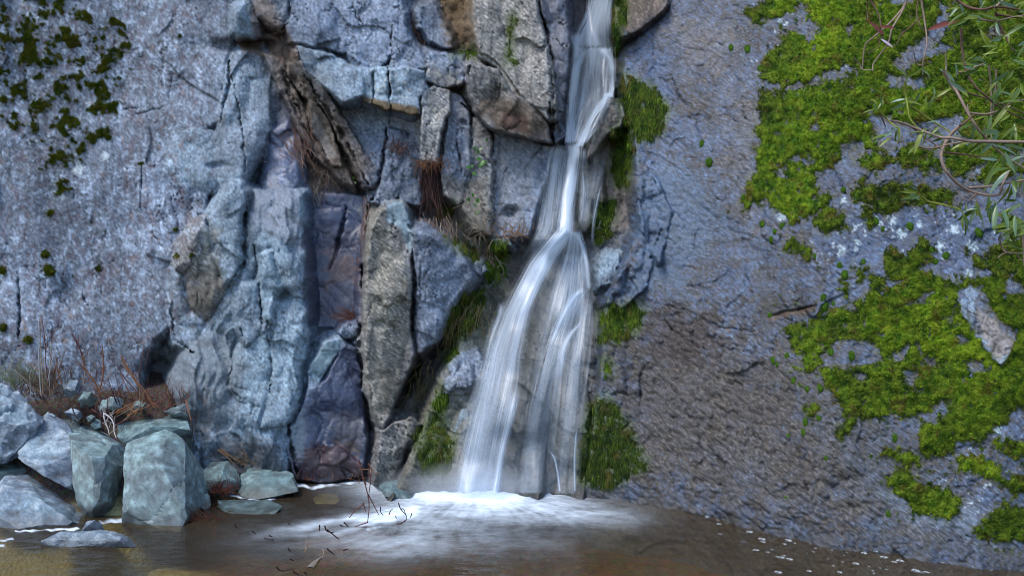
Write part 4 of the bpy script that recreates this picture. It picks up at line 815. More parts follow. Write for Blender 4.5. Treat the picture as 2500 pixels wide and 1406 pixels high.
for i, (lb, pts) in enumerate([
  ('white-bellied stone among the dry stalks on the bank', [(608,810),(680,720),(760,730),(800,790),(770,850),(660,880)]),
  ('dark layered stone right of the white-bellied stone', [(760,900),(800,820),(900,830),(960,890),(900,970),(790,980)]),
  ('striped flat stone under the red stalks', [(960,1000),(1000,900),(1130,880),(1200,920),(1180,990),(1000,1040)]),
  ('bluish stone at the top of the heap behind the squarish block', [(640,1020),(700,980),(800,1010),(830,1070),(760,1110),(660,1080)]),
  ('small angular stone between the stalks and the slab-topped boulder', [(1300,960),(1350,910),(1430,940),(1440,990),(1360,1020)]),
  ('triangular stone against the wall above the slab-topped boulder', [(1620,1020),(1810,945),(1850,1060),(1860,1110),(1650,1040)]),
  ('small buried stone in the gravel behind the slanting boulder', [(400,1060),(470,1030),(560,1060),(520,1130),(420,1130)]),
  ('little stone lying below the striped flat stone', [(840,1080),(900,1050),(950,1070),(930,1120),(860,1120)]),
  ('stone tucked below the dead twigs at the heap top', [(890,1150),(940,1100),(990,1120),(1010,1190),(930,1200)])]):
    dd = 5.86 - .09 * (i in (3, 6, 7, 8)) - .02 * i % .05
    bp = [(x, y, dd + (.02 if j % 2 else -.02)) for j, (x, y) in enumerate(pts)]
    xs = sum(p[0] for p in pts) / len(pts); ys = sum(p[1] for p in pts) / len(pts)
    bp += [(xs + 18, ys + 8, dd - .07), (xs - 20, ys - 14, dd - .06), (xs, ys, dd + .14), (xs, ys + 40, dd + .08)]
    boulder('small_rock', lb, bp, ['bould2', 'bould3', 'bould'][i % 3], 20 + i, zoom=Z7, cat='rock', bev=.008, amp=.007, group='stones on the bank')

# ------------------------------------------------------------------ waterfall: thin sheets of falling water
def fall_material():
    q = N('falling_water'); dn = q.attr('dens')
    tr = q.n('BsdfTransparent', {'Color': (1, 1, 1, 1)})
    df = q.n('BsdfDiffuse', {'Color': (.70, .82, .97, 1)}); tl = q.n('BsdfTranslucent', {'Color': (.70, .82, .97, 1)})
    m1 = q.n('MixShader', {0: .35, 1: df.outputs[0], 2: tl.outputs[0]})
    gl = q.n('BsdfGlossy', {'Color': (1, 1, 1, 1), 'Roughness': .35}); m2 = q.n('MixShader', {0: .06, 1: m1.outputs[0], 2: gl.outputs[0]})
    o = q.n('MixShader', {0: dn, 1: tr.outputs[0], 2: m2.outputs[0]})
    return q.done(o.outputs[0])
M['fall'] = fall_material()
waterfall = tag(empty('waterfall', at(1165, 1180, YP(1180))), kind='structure')
near = depth.copy()
for _ in range(2):                                         # nearest rock round about, so that a sheet clears the ledges
    near = np.minimum.reduce([near, np.roll(near, 3, 0), np.roll(near, -3, 0), np.roll(near, 3, 1), np.roll(near, -3, 1)])
near = blur(near, 6)
def sheet(rows, dens, gap, freq=26, contrast=.8, seed=0, edge=.18, fade=(0.04, 0.04), lowf=2.0, bias=None, ns=110, floor=.0):
    """rows: (y, left x, right x); dens: (y, density); streaks run along the flow"""
    r = np.array(rows, float); ys = np.arange(r[0, 0], r[-1, 0] + .1, 3.2); t = (ys - ys[0]) / (ys[-1] - ys[0])
    L = np.interp(ys, r[:, 0], r[:, 1]); R = np.interp(ys, r[:, 0], r[:, 2])
    k = np.ones(9) / 9
    L = np.convolve(np.pad(L, 4, mode='edge'), k, 'valid'); R = np.convolve(np.pad(R, 4, mode='edge'), k, 'valid')
    s = np.linspace(0, 1, ns); S_, T_ = np.meshgrid(s, t); Lx, Yy = np.meshgrid(s * 0, ys)
    px = L[:, None] + (R - L)[:, None] * S_; py = Yy
    D = dsample(near, px.ravel(), py.ravel()).reshape(px.shape) - gap - .03 * np.sin(np.pi * S_)
    kk = np.ones(13) / 13
    D = np.apply_along_axis(lambda a: np.convolve(np.pad(a, 6, mode='edge'), kk, 'valid'), 0, D)
    dz = np.interp(ys, *np.array(dens, float).T)[:, None]
    st = .22 * fbm(S_ * freq * 2.4, T_ * lowf * 1.3, 440 + seed, 2) + .75 * fbm(S_ * freq * .8 + 1.2 * noise(S_ * 3, T_ * 2, seed + 3), T_ * lowf, 400 + seed, 4, .6); st2 = fbm(S_ * freq * .25, T_ * lowf * .7, 420 + seed, 2)
    edge = min(.5, edge * 1.5 + .06); e = sstep(0, edge, S_ + .16 * st) * sstep(0, edge, 1 - S_ + .16 * st)
    fd = sstep(0, fade[0] + 1e-6, T_ + .03 * st) * (1.0 if rows[-1][0] > 1170 else sstep(0, fade[1] + 1e-6, 1 - T_ + .03 * st))
    a = dz * e * fd * np.clip(1 + contrast * (1.6 * st + .9 * st2), floor, 2.2)
    if bias is not None: a = a * bias(S_, T_)
    a = 1 - np.exp(-1.25 * np.clip(a, 0, None)); a = np.clip(a, 0, .93)
    X = (px - 1250) / F_PX * D; Z = EYE + (HOR - py) / F_PX * D
    ii = np.arange(px.size).reshape(px.shape)
    q = np.stack([ii[:-1, :-1], ii[1:, :-1], ii[1:, 1:], ii[:-1, 1:]], -1).reshape(-1, 4)
    wo_ = np.array(waterfall.location)
    o = mesh_np('water_sheet', np.stack([X, D, Z], -1).reshape(-1, 3) - wo_, q, M['fall'], {'dens': a.ravel()}, waterfall)
    return o
# upper chute
sheet([(-90,1445,1508),(0,1432,1498),(50,1420,1496),(90,1396,1497),(118,1394,1502)], [(-90,.9),(40,.75),(90,.55),(118,.5)], .04, 14, .5, 1, .16)
sheet([(78,1388,1440),(110,1394,1425),(150,1398,1412)], [(78,.5),(150,.35)], .05, 9, .5, 2, .25, (.2,.2))
# two steps down to the first junction
sheet([(112,1402,1504),(130,1394,1504),(200,1386,1504),(250,1380,1500),(300,1376,1470),(352,1374,1432)], [(112,.55),(140,.34),(200,.24),(300,.24),(352,.5)], .05, 20, .9, 3, .10)
sheet([(118,1415,1470),(130,1402,1440),(160,1396,1424),(250,1382,1410),(352,1376,1408)], [(118,.3),(150,.55),(300,.6),(352,.8)], .06, 10, .5, 4, .35)
sheet([(118,1440,1495),(150,1480,1504),(200,1486,1504),(240,1480,1500)], [(118,.45),(180,.45),(240,.6)], .06, 8, .5, 5, .35)
sheet([(225,1474,1500),(250,1458,1490),(290,1430,1456),(340,1410,1434),(362,1396,1424)], [(225,.4),(300,.5),(362,.8)], .07, 8, .5, 6, .45)
# bright core and its veil
sheet([(345,1372,1426),(370,1382,1422),(450,1372,1414),(520,1362,1406),(575,1356,1408)], [(345,.8),(380,1.3),(520,1.6),(575,1.3)], .08, 8, .35, 7, .30, (.1,.05))
sheet([(352,1345,1400),(380,1332,1400),(450,1322,1392),(560,1300,1380),(640,1262,1330)], [(352,.55),(380,.40),(500,.34),(600,.30),(640,.2)], .05, 22, .9, 8, .22, (.08,.25))
sheet([(360,1415,1435),(450,1410,1445),(560,1402,1440)], [(360,.3),(450,.28),(560,.25)], .05, 12, .9, 9, .35, (.1,.2))
# the fan below the second ledge
sheet([(556,1362,1404),(590,1330,1396),(640,1288,1362),(700,1256,1330),(760,1226,1302),(860,1186,1284),(960,1162,1276),(1060,1140,1252),(1204,1112,1222)], [(556,1.0),(600,.80),(700,.50),(860,.26),(1000,.17),(1185,.13)], .08, 26, .75, 10, .16, (.04,.02), 1.6)
sheet([(556,1372,1402),(590,1345,1385),(640,1306,1350),(700,1276,1322),(760,1246,1300),(840,1220,1286)], [(556,.9),(640,.9),(760,.5),(840,.25)], .10, 9, .45, 11, .35, (.05,.4))
sheet([(940,1238,1282),(1000,1230,1268),(1060,1222,1248),(1100,1212,1238),(1204,1194,1222)], [(940,.3),(1000,.5),(1190,.55)], .10, 8, .5, 12, .3, (.2,.02))
sheet([(700,1230,1262),(800,1190,1240),(900,1160,1230),(1000,1135,1210),(1204,1098,1178)], [(700,.2),(800,.28),(1190,.2)], .05, 22, .9, 13, .3, (.3,.02))
sheet([(562,1388,1420),(600,1380,1434),(660,1360,1444),(720,1340,1446),(800,1318,1436)], [(562,.8),(620,.36),(700,.26),(800,.2)], .08, 30, 1.1, 14, .12, (.05,.3))
sheet([(566,1398,1414),(600,1412,1430),(650,1424,1440),(712,1430,1446)], [(566,.8),(640,.45),(712,.55)], .09, 6, .4, 15, .4, (.1,.1))
# thin veils over the lower face
sheet([(558,1352,1412),(640,1276,1448),(760,1206,1462),(900,1150,1456),(1000,1112,1440),(1204,1068,1420)], [(558,.3),(640,.10),(800,.04),(1000,.03),(1192,.06)], .10, 9, .6, 33, .30, (.05,.02), 1.2, ns=120)
sheet([(560,1350,1402),(640,1278,1352),(760,1212,1302),(900,1158,1282),(1000,1122,1264),(1204,1078,1228)], [(560,.4),(640,.26),(800,.22),(1000,.20),(1190,.20)], .05, 50, 1.1, 30, .22, (.05,.02), 1.8, ns=180)
sheet([(600,1370,1444),(720,1318,1458),(860,1276,1452),(1000,1256,1440),(1204,1226,1425)], [(600,.14),(800,.13),(1000,.09),(1190,.06)], .075, 46, 1.25, 31, .22, (.2,.02), 1.5, ns=180)
# right hand strands
sheet([(702,1404,1442),(720,1388,1430),(760,1362,1412),(830,1330,1392),(900,1308,1376),(1000,1282,1352),(1100,1274,1340),(1206,1262,1330)], [(702,.5),(740,.38),(830,.24),(1000,.13),(1195,.07)], .07, 24, 1.15, 16, .14, (.05,.03), 1.5)
sheet([(704,1408,1440),(716,1396,1424),(750,1374,1400),(800,1348,1376),(860,1326,1350)], [(704,.6),(760,.55),(860,.25)], .08, 6, .4, 17, .4, (.1,.3))
sheet([(782,1414,1436),(796,1398,1424),(820,1376,1404),(860,1356,1390),(940,1344,1376)], [(782,.5),(820,.5),(940,.2)], .07, 7, .5, 18, .4, (.15,.35))
sheet([(715,1425,1450),(800,1395,1450),(900,1372,1440),(1000,1360,1428),(1206,1345,1412)], [(715,.2),(800,.18),(1000,.11),(1195,.05)], .06, 26, 1.2, 19, .12, (.1,.1), 1.4)
# rivulets
sheet([(1096,1328,1344),(1102,1340,1352),(1120,1350,1361),(1150,1357,1366),(1200,1363,1372)], [(1096,.5),(1200,.7)], .06, 3, .3, 20, .35, (.2,.02), ns=14)
sheet([(1038,1406,1416),(1060,1402,1410),(1120,1398,1407),(1200,1400,1408)], [(1038,.35),(1200,.4)], .05, 3, .3, 21, .35, (.2,.02), ns=12)
sheet([(445,1466,1474),(480,1456,1466),(530,1446,1456),(600,1440,1450)], [(445,.3),(600,.3)], .04, 3, .4, 22, .35, (.2,.2), ns=12)
sheet([(360,1440,1500),(420,1430,1486),(480,1424,1470),(560,1420,1455)], [(360,.05),(420,.12),(560,.12)], .03, 26, 1.3, 23, .2, (.2,.2))
sheet([(735,1205,1245),(760,1212,1236),(800,1200,1220),(860,1180,1204)], [(735,.3),(860,.22)], .05, 6, .6, 24, .35, (.2,.4))

# spray hanging over the foot of the fall
def spray_material():
    q = N('spray'); tc = q.n('TexCoord')
    ln = q.n('VectorMath', {0: tc.outputs['Object']}, operation='LENGTH')
    fall = q.ramp(ln.outputs['Value'], [(.0, 1.0), (.55, .42), (1.0, .0)], 'EASE')
    nz = q.noise(tc.outputs['Object'], 2.4, 3, .6)
    d = q.math('MULTIPLY', q.math('MULTIPLY', fall, nz), 14.0)
    vo = q.n('VolumePrincipled', {'Color': (.92, .95, 1, 1), 'Density': d, 'Anisotropy': .1})
    q.t.links.new(vo.outputs[0], q.out.inputs['Volume']); return q.m
M['spray'] = spray_material()
def spray(px, py, d, rx, ry, rz, label):
    bm = bmesh.new(); bmesh.ops.create_icosphere(bm, subdivisions=3, radius=1)
    me = bpy.data.meshes.new('spray'); bm.to_mesh(me); bm.free(); me.materials.append(M['spray'])
    o = bpy.data.objects.new('spray', me); C.objects.link(o); o.location = at(px, py, d); o.scale = (rx, ry, rz)
    return tag(o, label, 'spray', kind='stuff')
spray(1140, 1178, 5.88, .62, .28, .16, 'white spray hanging over the foot of the waterfall')
spray(1105, 1168, 5.95, .52, .18, .10, 'low mist drifting left along the waterline under the fall')
# ------------------------------------------------------------------ moss
def leaf_mat(name, trans=.25, rough=.6, spec=.25, back=None):
    q = N(name); c = q.attr('col', True); v = obj_coords(q); n = q.noise(v, 120, 2, .6)
    vv = q.math('MULTIPLY_ADD', n, .8); q.t.nodes[-1].inputs[2].default_value = .6
    c = q.mix(1.0, c, vv, 'MULTIPLY')
    p = q.n('BsdfPrincipled', {'Base Color': c, 'Roughness': rough, 'Specular IOR Level': spec})
    t = q.n('BsdfTranslucent', {'Color': c}); o = q.n('MixShader', {0: trans, 1: p.outputs[0], 2: t.outputs[0]})
    return q.done(o.outputs[0])
M['moss'] = leaf_mat('moss', .15, .85, .1); M['dry'] = leaf_mat('dry_plant', .15, .8, .15)
sdep = blur(depth, 2)
GREENS = [alb(146,172,40), alb(98,134,30), alb(64,96,28), alb(36,54,26), alb(132,130,52)]
DEAD = alb(104, 92, 46)
def green(tone, j=0):
    """tone 0..1 from dark to bright"""
    a = np.clip(tone, 0, 1)[..., None]
    c = GREENS[3] + (GREENS[2] - GREENS[3]) * np.clip(a * 3, 0, 1); c = c + (GREENS[1] - c) * np.clip(a * 3 - 1, 0, 1); c = c + (GREENS[0] - c) * np.clip(a * 3 - 2, 0, 1)
    return c
def moss_mat(name, mask, thick, tonef, blades, blen, down=.2, label=None, cat=None, kind=None, olive=0., group=None, origin=None, parent=None, tint=None, hang=False):
    """a lumpy mat lying on the rock wherever mask (px, inside positive) is positive, with small shoots all over it; one mesh"""
    inside = mask > 0
    cq = (inside.ravel()[quads]).any(1)
    q = quads[cq]; idx, inv = np.unique(q, return_inverse=True)
    m = mask.ravel()[idx]
    prof = np.clip(np.tanh(m / 11.0), -1, 1)
    h = thick * np.where(m > 0, prof * (.35 + .75 * np.clip(lump.ravel()[idx], -.2, 1) + .30 * lump2.ravel()[idx] + .3 * mn3.ravel()[idx]), -.6)
    d = sdep.ravel()[idx] * .6 + depth.ravel()[idx] * .4 - h + np.where(m > 0, 0, .012)
    rr = RAY.reshape(-1, 3)[idx]; P = rr * d[:, None]; P[:, 2] += EYE
    tone = tonef.ravel()[idx]; colr = green(tone - .12)
    if olive: colr = colr + (GREENS[4] * .75 - colr) * (olive * np.clip(.5 + mn2.ravel()[idx] * 1.4, 0, 1))[:, None]
    dead = .75 * sstep(.22, .45, (n_mid + .5 * n_hi + .3 * mn).ravel()[idx]) if olive else 0 * tone
    colr = colr + (DEAD - colr) * dead[:, None]
    if tint is not None: colr = colr * np.array(tint, f32)
    vs = [P]; fs = [np.concatenate([inv.reshape(-1, 4)[:, [0, 1, 2]], inv.reshape(-1, 4)[:, [0, 2, 3]]])]; cs = [colr]
    # shoots
    good = np.where(inside.ravel()[idx] & (U.ravel()[idx] > -400) & (U.ravel()[idx] < 3000) & (V.ravel()[idx] > -80))[0]
    if blades and len(good):
        g = good[rng.integers(0, len(good), blades)]
        dd = d[g]; du = rng.normal(0, 1.6, blades); dv = rng.normal(0, 1.6, blades)
        b = P[g] + np.stack([du, du * 0, -dv], 1) * (dd / F_PX)[:, None]
        dirv = np.stack([rng.normal(0, .55, blades), -.75 + rng.normal(0, .35, blades), .35 - down + rng.normal(0, .55, blades)], 1)
        if hang: dirv = np.stack([rng.normal(0, .22, blades), -.22 + rng.normal(0, .14, blades), -1 + rng.normal(0, .3, blades)], 1)
        dirv /= np.linalg.norm(dirv, axis=1)[:, None]
        ln = blen * rng.uniform(.5, 1.4, blades); w = blen * rng.uniform(.12, .24, blades) * (.45 if hang else 1)
        sd = np.cross(dirv, rng.normal(0, 1, (blades, 3))); sd /= np.linalg.norm(sd, axis=1)[:, None] + 1e-9
        n0 = len(P); ar = np.arange(blades)
        vs.append(np.concatenate([b - sd * w[:, None], b + sd * w[:, None], b + dirv * ln[:, None]]))
        fs.append(np.stack([n0 + ar, n0 + blades + ar, n0 + 2 * blades + ar], 1))
        bc = green(tone[g] + rng.normal(0, .18, blades) + .02)
        if olive: bc = bc + (GREENS[4] - bc) * (olive * np.clip(.5 + mn2.ravel()[idx][g] * 1.4 + rng.normal(0, .2, blades), 0, 1))[:, None]
        bc = bc + (DEAD * rng.uniform(.6, 1.3, (blades, 1)) - bc) * dead[g][:, None]
        if tint is not None: bc = bc * np.array(tint, f32)
        cs.append(np.concatenate([bc * .8, bc * .8, bc * 1.02]))
    V_ = np.concatenate(vs); 
    if origin is None: origin = (float(V_[:len(P), 0].mean()), float(V_[:len(P), 1].mean()), float(V_[:len(P), 2].min()))
    o = mesh_np(name, V_, np.concatenate(fs), M['moss'], {'col': np.clip(np.concatenate(cs), .004, .7)}, parent, origin=origin)
    return tag(o, label, cat, group, kind)
bright = np.zeros_like(U)
for cx, cy, rx, ry, a in [(1930,490,70,50,.5),(1925,330,70,110,.25),(2060,330,80,60,.30),(2000,120,90,110,.30),(1980,40,60,60,.35),(2300,820,120,70,.35),(2260,760,60,50,.15),(2240,1010,80,50,.25),(2420,1140,50,40,.45),(2260,1240,50,40,.3),(2420,880,80,120,.35),(2000,880,50,60,.25),(2220,230,90,40,.2),(2150,640,60,60,-.15),(2150,480,80,60,-.3),(1880,180,60,80,-.2),(1850,260,50,60,-.3),(2080,1010,90,60,-.1),(2030,560,60,60,-.25),(2320,440,90,50,-.1),(2400,640,90,60,-.25)]:
    bright += a * np.exp(-(((U - cx) / rx) ** 2 + ((V - cy) / ry) ** 2))
toneR = .54 + .8 * bright + .38 * mn + .45 * mn2 + .12 * (lid - .5) + .16 * (lump - .4) - .30 * sstep(12, 0, maskR) + .25 * n_hi
moss_mat('moss', maskR, .026, toneR, 270000, .0135, .2, 'thick bright green moss carpeting the right rock wall', 'moss', 'stuff', olive=.40)
moss_mat('moss', maskL, .017, .30 + .25 * mn + .35 * mn2 + .25 * n_hi, 30000, .016, .3, 'dark olive moss dotting the upper left rock wall', 'moss', 'stuff', olive=.55, tint=(.80, .70, .62))
# separate mats by the fall
for c_, f_ in zip(CLUMP, CMASK):
    lb, poly, th, tn, nb, bl, dn, ol = c_
    moss_mat('moss_clump', f_, th * .22, tn - .14 + .30 * mn2 - .2 * sstep(10, 0, f_) + .25 * n_hi, int(nb * 1.5), bl * 1.15, dn, lb, 'moss', olive=ol * .6 + .1, group='moss clumps beside the waterfall', tint=(.80, .78, 1.0), hang=True)
# single cushions dotted over the right wall
def cushion_mesh():
    bm = bmesh.new(); bmesh.ops.create_icosphere(bm, subdivisions=3, radius=1)
    bmesh.ops.delete(bm, geom=[v for v in bm.verts if v.co.z < -.25], context='VERTS')
    co = []
    for v in bm.verts:
        k = 1 + .28 * mnoise.noise(v.co * 2.3) + .12 * mnoise.noise(v.co * 7); v.co = Vector((v.co.x * k, v.co.y * k, v.co.z * k * .55)); co.append(mnoise.noise(v.co * 5))
    bm.verts.ensure_lookup_table(); bm.normal_update()
    vs = [tuple(v.co) for v in bm.verts]; fs = [[v.index for v in f.verts] for f in bm.faces]; cl = [green(np.array([.28 + .3 * c]))[0] for c in co]
    nr = [v.normal.copy() for v in bm.verts]; bm.free()
    for _ in range(320):
        i = random.randrange(len(nr)); p = Vector(vs[i]) + Vector((random.gauss(0, .06), random.gauss(0, .06), random.gauss(0, .04)))
        d = (nr[i] + Vector((random.gauss(0, .5), random.gauss(0, .5), random.gauss(0, .4)))).normalized() * random.uniform(.15, .38)
        s_ = d.cross(Vector((random.random(), random.random(), random.random()))).normalized() * .05
        k = len(vs); vs += [tuple(p - s_), tuple(p + s_), tuple(p + d)]; fs.append([k, k + 1, k + 2])
        c = green(np.array([.34 + random.gauss(0, .15)]))[0]; cl += [c * .8, c * .8, c * 1.15]
    return mesh_np('moss_cushion', vs, fs, M['moss'], {'col': np.array(cl)})
cush0 = [cushion_mesh() for _ in range(3)]
spots = [(1856,168,8),(1826,122,10),(1785,118,8),(1960,98,10),(1714,352,8),(1732,398,11),(1884,586,9),(1892,566,7),(1860,548,8),(1910,552,8),(1863,548,9),(2050,650,10),(2062,672,12),(2010,728,10),(2012,748,11),(2108,640,7),(2036,742,6),(1888,880,8),(1922,870,8),(1938,930,9),(1898,890,6),(1972,950,9),(2003,948,11),(1968,1032,11),(1962,1056,8),(1925,1065,6),(2185,1070,10),(2018,1118,7),(2170,1255,9),(2222,555,10),(2390,568,11),(2155,560,7),(2140,540,9),(2275,612,9),(2310,626,10),(2285,640,8),(2250,600,9),(1880,770,7),(1990,625,7),(1903,318,0),(1770,640,0),(1815,485,9),(2030,860,11),(2080,870,12),(1880,900,0),(2130,905,0),(1938,405,9),(2095,480,9),(2060,465,8),(2135,500,8),(2000,1020,9),(1985,1000,7),(2360,545,6),(1920,1215,5),(1690,640,0)]
k = 0
spots = [p for p in spots if p[2]]
BAND = [(-99, 450, 'level with the upper fall'), (450, 600, 'level with the bright falling core'), (600, 760, 'level with the lower fan top'), (760, 960, 'level with the shaggy moss ledge'), (960, 1400, 'level with the foot of the fall')]
ORD = ['leftmost', 'second from the left', 'third from the left', 'fourth from the left', 'fifth from the left', 'sixth from the left', 'seventh from the left', 'eighth from the left', 'ninth from the left', 'tenth from the left', 'eleventh from the left', 'twelfth from the left', 'thirteenth from the left', 'fourteenth from the left', 'fifteenth from the left', 'sixteenth from the left', 'seventeenth from the left', 'eighteenth from the left', 'nineteenth from the left', 'twentieth from the left']
CLAB = {}
for lo, hi, ph in BAND:
    for n_, p in enumerate(sorted([p for p in spots if lo <= p[1] < hi])): CLAB[p] = 'small moss cushion on the right wall, %s of those %s' % (ORD[n_], ph)
for px, py, r in spots:
    o = cush0[k] if k < 3 else cush0[k % 3].copy()
    if k >= 3: C.objects.link(o)
    d = dep(px, py); o.location = at(px, py, d + .004); s_ = r / F_PX * d
    o.rotation_euler = (math.radians(72 + random.uniform(-10, 10)), random.uniform(-.2, .2), random.uniform(0, .4)); o.scale = (s_ * random.uniform(.8, 1.05), s_ * random.uniform(.95, 1.3), s_ * 1.1)
    tag(o, CLAB[(px, py, r)].replace(' on the right wall', '') if len(CLAB[(px, py, r)].split()) > 16 else CLAB[(px, py, r)], 'moss', 'moss cushions dotted on the right wall'); k += 1

# ------------------------------------------------------------------ dry stalks, tufts, roots, twigs
def tube(pts, r0, r1, sides=5):
    pts = [Vector(p) for p in pts]; n = len(pts); vs = []; fs = []
    for i, p in enumerate(pts):
        t = (pts[min(i + 1, n - 1)] - pts[max(i - 1, 0)]).normalized(); a = t.cross(Vector((.3, 1, .2))).normalized(); b = t.cross(a)
        r = r0 + (r1 - r0) * i / (n - 1)
        for s in range(sides): w = 2 * math.pi * s / sides; vs.append(p + (a * math.cos(w) + b * math.sin(w)) * r)
    for i in range(n - 1):
        for s in range(sides): fs.append((i * sides + s, i * sides + (s + 1) % sides, (i + 1) * sides + (s + 1) % sides, (i + 1) * sides + s))
    return [tuple(v) for v in vs], fs
def spline(pts, sub=5):
    """Catmull-Rom through world points"""
    P = [Vector(p) for p in pts]; P = [P[0] * 2 - P[1]] + P + [P[-1] * 2 - P[-2]]; out = []
    for i in range(1, len(P) - 2):
        for k in range(sub):
            t = k / sub; a, b, c, d = P[i - 1], P[i], P[i + 1], P[i + 2]
            out.append(.5 * ((2 * b) + (c - a) * t + (2 * a - 5 * b + 4 * c - d) * t * t + (3 * b - a - 3 * c + d) * t ** 3))
    return out + [P[-2]]
def stick(name, pts, r0, r1, colr, parent=None, sides=5, origin=None, sub=5, jit=.12):
    pp = spline(pts, sub) if len(pts) > 2 else [Vector(p) for p in pts]
    org = Vector(origin) if origin is not None else pp[0].copy()
    if parent is not None: org = parent.location
    vs, fs = tube([p - org for p in pp], r0, r1, sides)
    cl = np.tile(np.array(colr, f32), (len(vs), 1)) * (1 + rng.normal(0, jit, (len(vs), 1)))
    o = mesh_np(name, vs, fs, M['dry'], {'col': np.clip(cl, .01, .7)}, parent)
    if parent is None: o.location = org
    return o
RED, ORG, TAN, PALE, DKR = alb(108,70,66), alb(146,98,68), alb(148,124,104), alb(176,170,172), alb(62,42,44)
z7 = lambda x, y: (x / 4.018, 750 + y / 4.018)
CLUMPS = [  # label, [(colour, radius, points in the zoomed crop)], metres
 ('tall pale dry stalks rising at the left end of the bank', 5.80, [(PALE,.0045,[(400,860),(385,600),(376,300),(385,95)]),(TAN,.004,[(420,850),(412,600),(395,350),(398,120)]),(PALE,.004,[(480,820),(490,560),(500,330)]),(PALE,.004,[(470,720),(520,480),(620,170)]),(TAN,.0035,[(350,800),(335,640),(330,540)]),(TAN,.003,[(500,930),(490,860),(470,760)]),(PALE,.003,[(300,880),(295,760),(288,660)]),(TAN,.003,[(430,860),(440,700),(420,470)]),(TAN,.003,[(450,860),(480,700),(520,280)])]),
 ('red-brown dead stalks beside the tall pale stalks', 5.84, [(RED,.0045,[(480,800),(450,560),(440,330),(410,100)]),(RED,.003,[(450,420),(470,330),(440,220)]),(ORG,.005,[(610,750),(570,650),(555,520),(545,480)]),(ORG,.003,[(570,650),(590,560),(580,440)]),(RED,.003,[(540,800),(530,660),(540,600)]),(RED,.003,[(650,800),(660,700),(640,600)]),(RED,.003,[(500,820),(520,740),(530,560)])]),
 ('forked orange-brown stalk leaning over the white-bellied stone', 5.86, [(ORG,.0075,[(990,860),(920,720),(830,590),(820,480)]),(RED,.005,[(830,590),(790,430),(740,330),(700,250)]),(RED,.004,[(815,480),(760,350),(735,290)]),(ORG,.006,[(980,800),(1010,650),(1010,480),(1000,360)]),(RED,.003,[(920,720),(860,640),(740,540)]),(ORG,.004,[(960,830),(880,740),(780,690)]),(RED,.003,[(1010,640),(1030,560)])]),
 ('fan of orange-brown stalks in the middle of the bank', 5.88, [(ORG,.006,[(1520,980),(1420,820),(1310,680),(1180,460)]),(ORG,.006,[(1480,960),(1360,780),(1250,600),(1190,500)]),(RED,.005,[(1400,910),(1300,780),(1220,690),(1140,560)]),(ORG,.005,[(1300,900),(1240,780),(1180,650)]),(RED,.004,[(1210,920),(1170,820),(1130,660)]),(RED,.004,[(1140,940),(1100,820),(1060,700)]),(RED,.004,[(1360,700),(1380,560),(1375,480)]),(TAN,.005,[(1390,960),(1400,880),(1415,820)]),(ORG,.004,[(1540,980),(1480,880),(1440,800)]),(RED,.003,[(1450,940),(1420,860),(1390,740)])]),
 ('matted yellow and brown straw lying above the slab-topped boulder', 5.74, [(TAN,.004,[(1100,1100),(1230,1020),(1400,930)]),(ORG,.004,[(1080,1060),(1200,990),(1330,920)]),(TAN,.004,[(1200,1120),(1330,1010),(1430,930)]),(TAN,.004,[(1070,1240),(1130,1200),(1170,1170)]),(RED,.004,[(1100,1180),(1200,1120),(1330,1060)]),(ORG,.004,[(1250,1060),(1350,1010),(1480,960)]),(RED,.004,[(1440,1000),(1500,940),(1560,980)]),(RED,.004,[(1540,1000),(1560,930),(1520,950)]),(ORG,.003,[(1150,1040),(1300,960),(1380,890)])]),
 ('two pale dead twigs drooping over the slab-topped boulder', 5.66, [(PALE,.006,[(1015,1035),(1080,1080),(1115,1140),(1120,1220),(1140,1280)]),(PALE,.005,[(1015,1040),(1030,1120),(1060,1190),(1072,1250)])]),
 ('dark red dead stems between the heap stones', 5.72, [(DKR,.005,[(700,960),(740,1060),(790,1130)]),(DKR,.004,[(830,1140),(840,1060),(820,990)]),(DKR,.005,[(930,990),(980,1080),(1000,1180)]),(RED,.004,[(900,1000),(960,1040),(1030,1090)]),(DKR,.004,[(890,1130),(930,1080),(950,1020)]),(RED,.004,[(1050,1040),(1055,950),(1050,840)]),(DKR,.004,[(1160,980),(1130,900),(1090,800)])]),
 ('orange broken stem hanging by the wall at the right end of the heap', 5.80, [(ORG,.006,[(1825,905),(1845,1000),(1875,1110)]),(RED,.004,[(1690,960),(1690,880),(1690,810)]),(RED,.004,[(1780,940),(1770,880),(1755,800)]),(RED,.004,[(1600,1000),(1700,960),(1810,925)]),(DKR,.004,[(1880,1110),(1890,1250),(1910,1330)])]),
]
for lb, dd, sticks in CLUMPS:
    x0, y0 = z7(*sticks[0][2][0]); root = empty('dry_stalks', at(x0, y0, dd))
    tag(root, lb, 'dead plant', 'dead stalks on the left bank')
    for cc, r, pts in sticks:
        n = len(pts); de = rng.normal(0, .03)
        stick('stem', [at(*z7(x, y), dd + de - .02 * j) for j, (x, y) in enumerate(pts)], r * .8, r * .42, cc, root)
    for _ in range(26):      # thin side shoots
        cc, r, pts = sticks[rng.integers(len(sticks))]; x, y = pts[rng.integers(len(pts) - 1)]
        x += rng.normal(0, 26); y += rng.normal(0, 20); a = rng.normal(0, .5) - .15; l = rng.uniform(50, 190)
        if y > 1020: l *= .5
        d1 = dd + rng.normal(0, .05)
        stick('shoot', [at(*z7(x, y), d1), at(*z7(x + a * l * .5, y - l * .5), d1), at(*z7(x + a * l * 1.3, y - l), d1)], .0022, .0010, cc * rng.uniform(.6, 1.2), root, 3, sub=3)
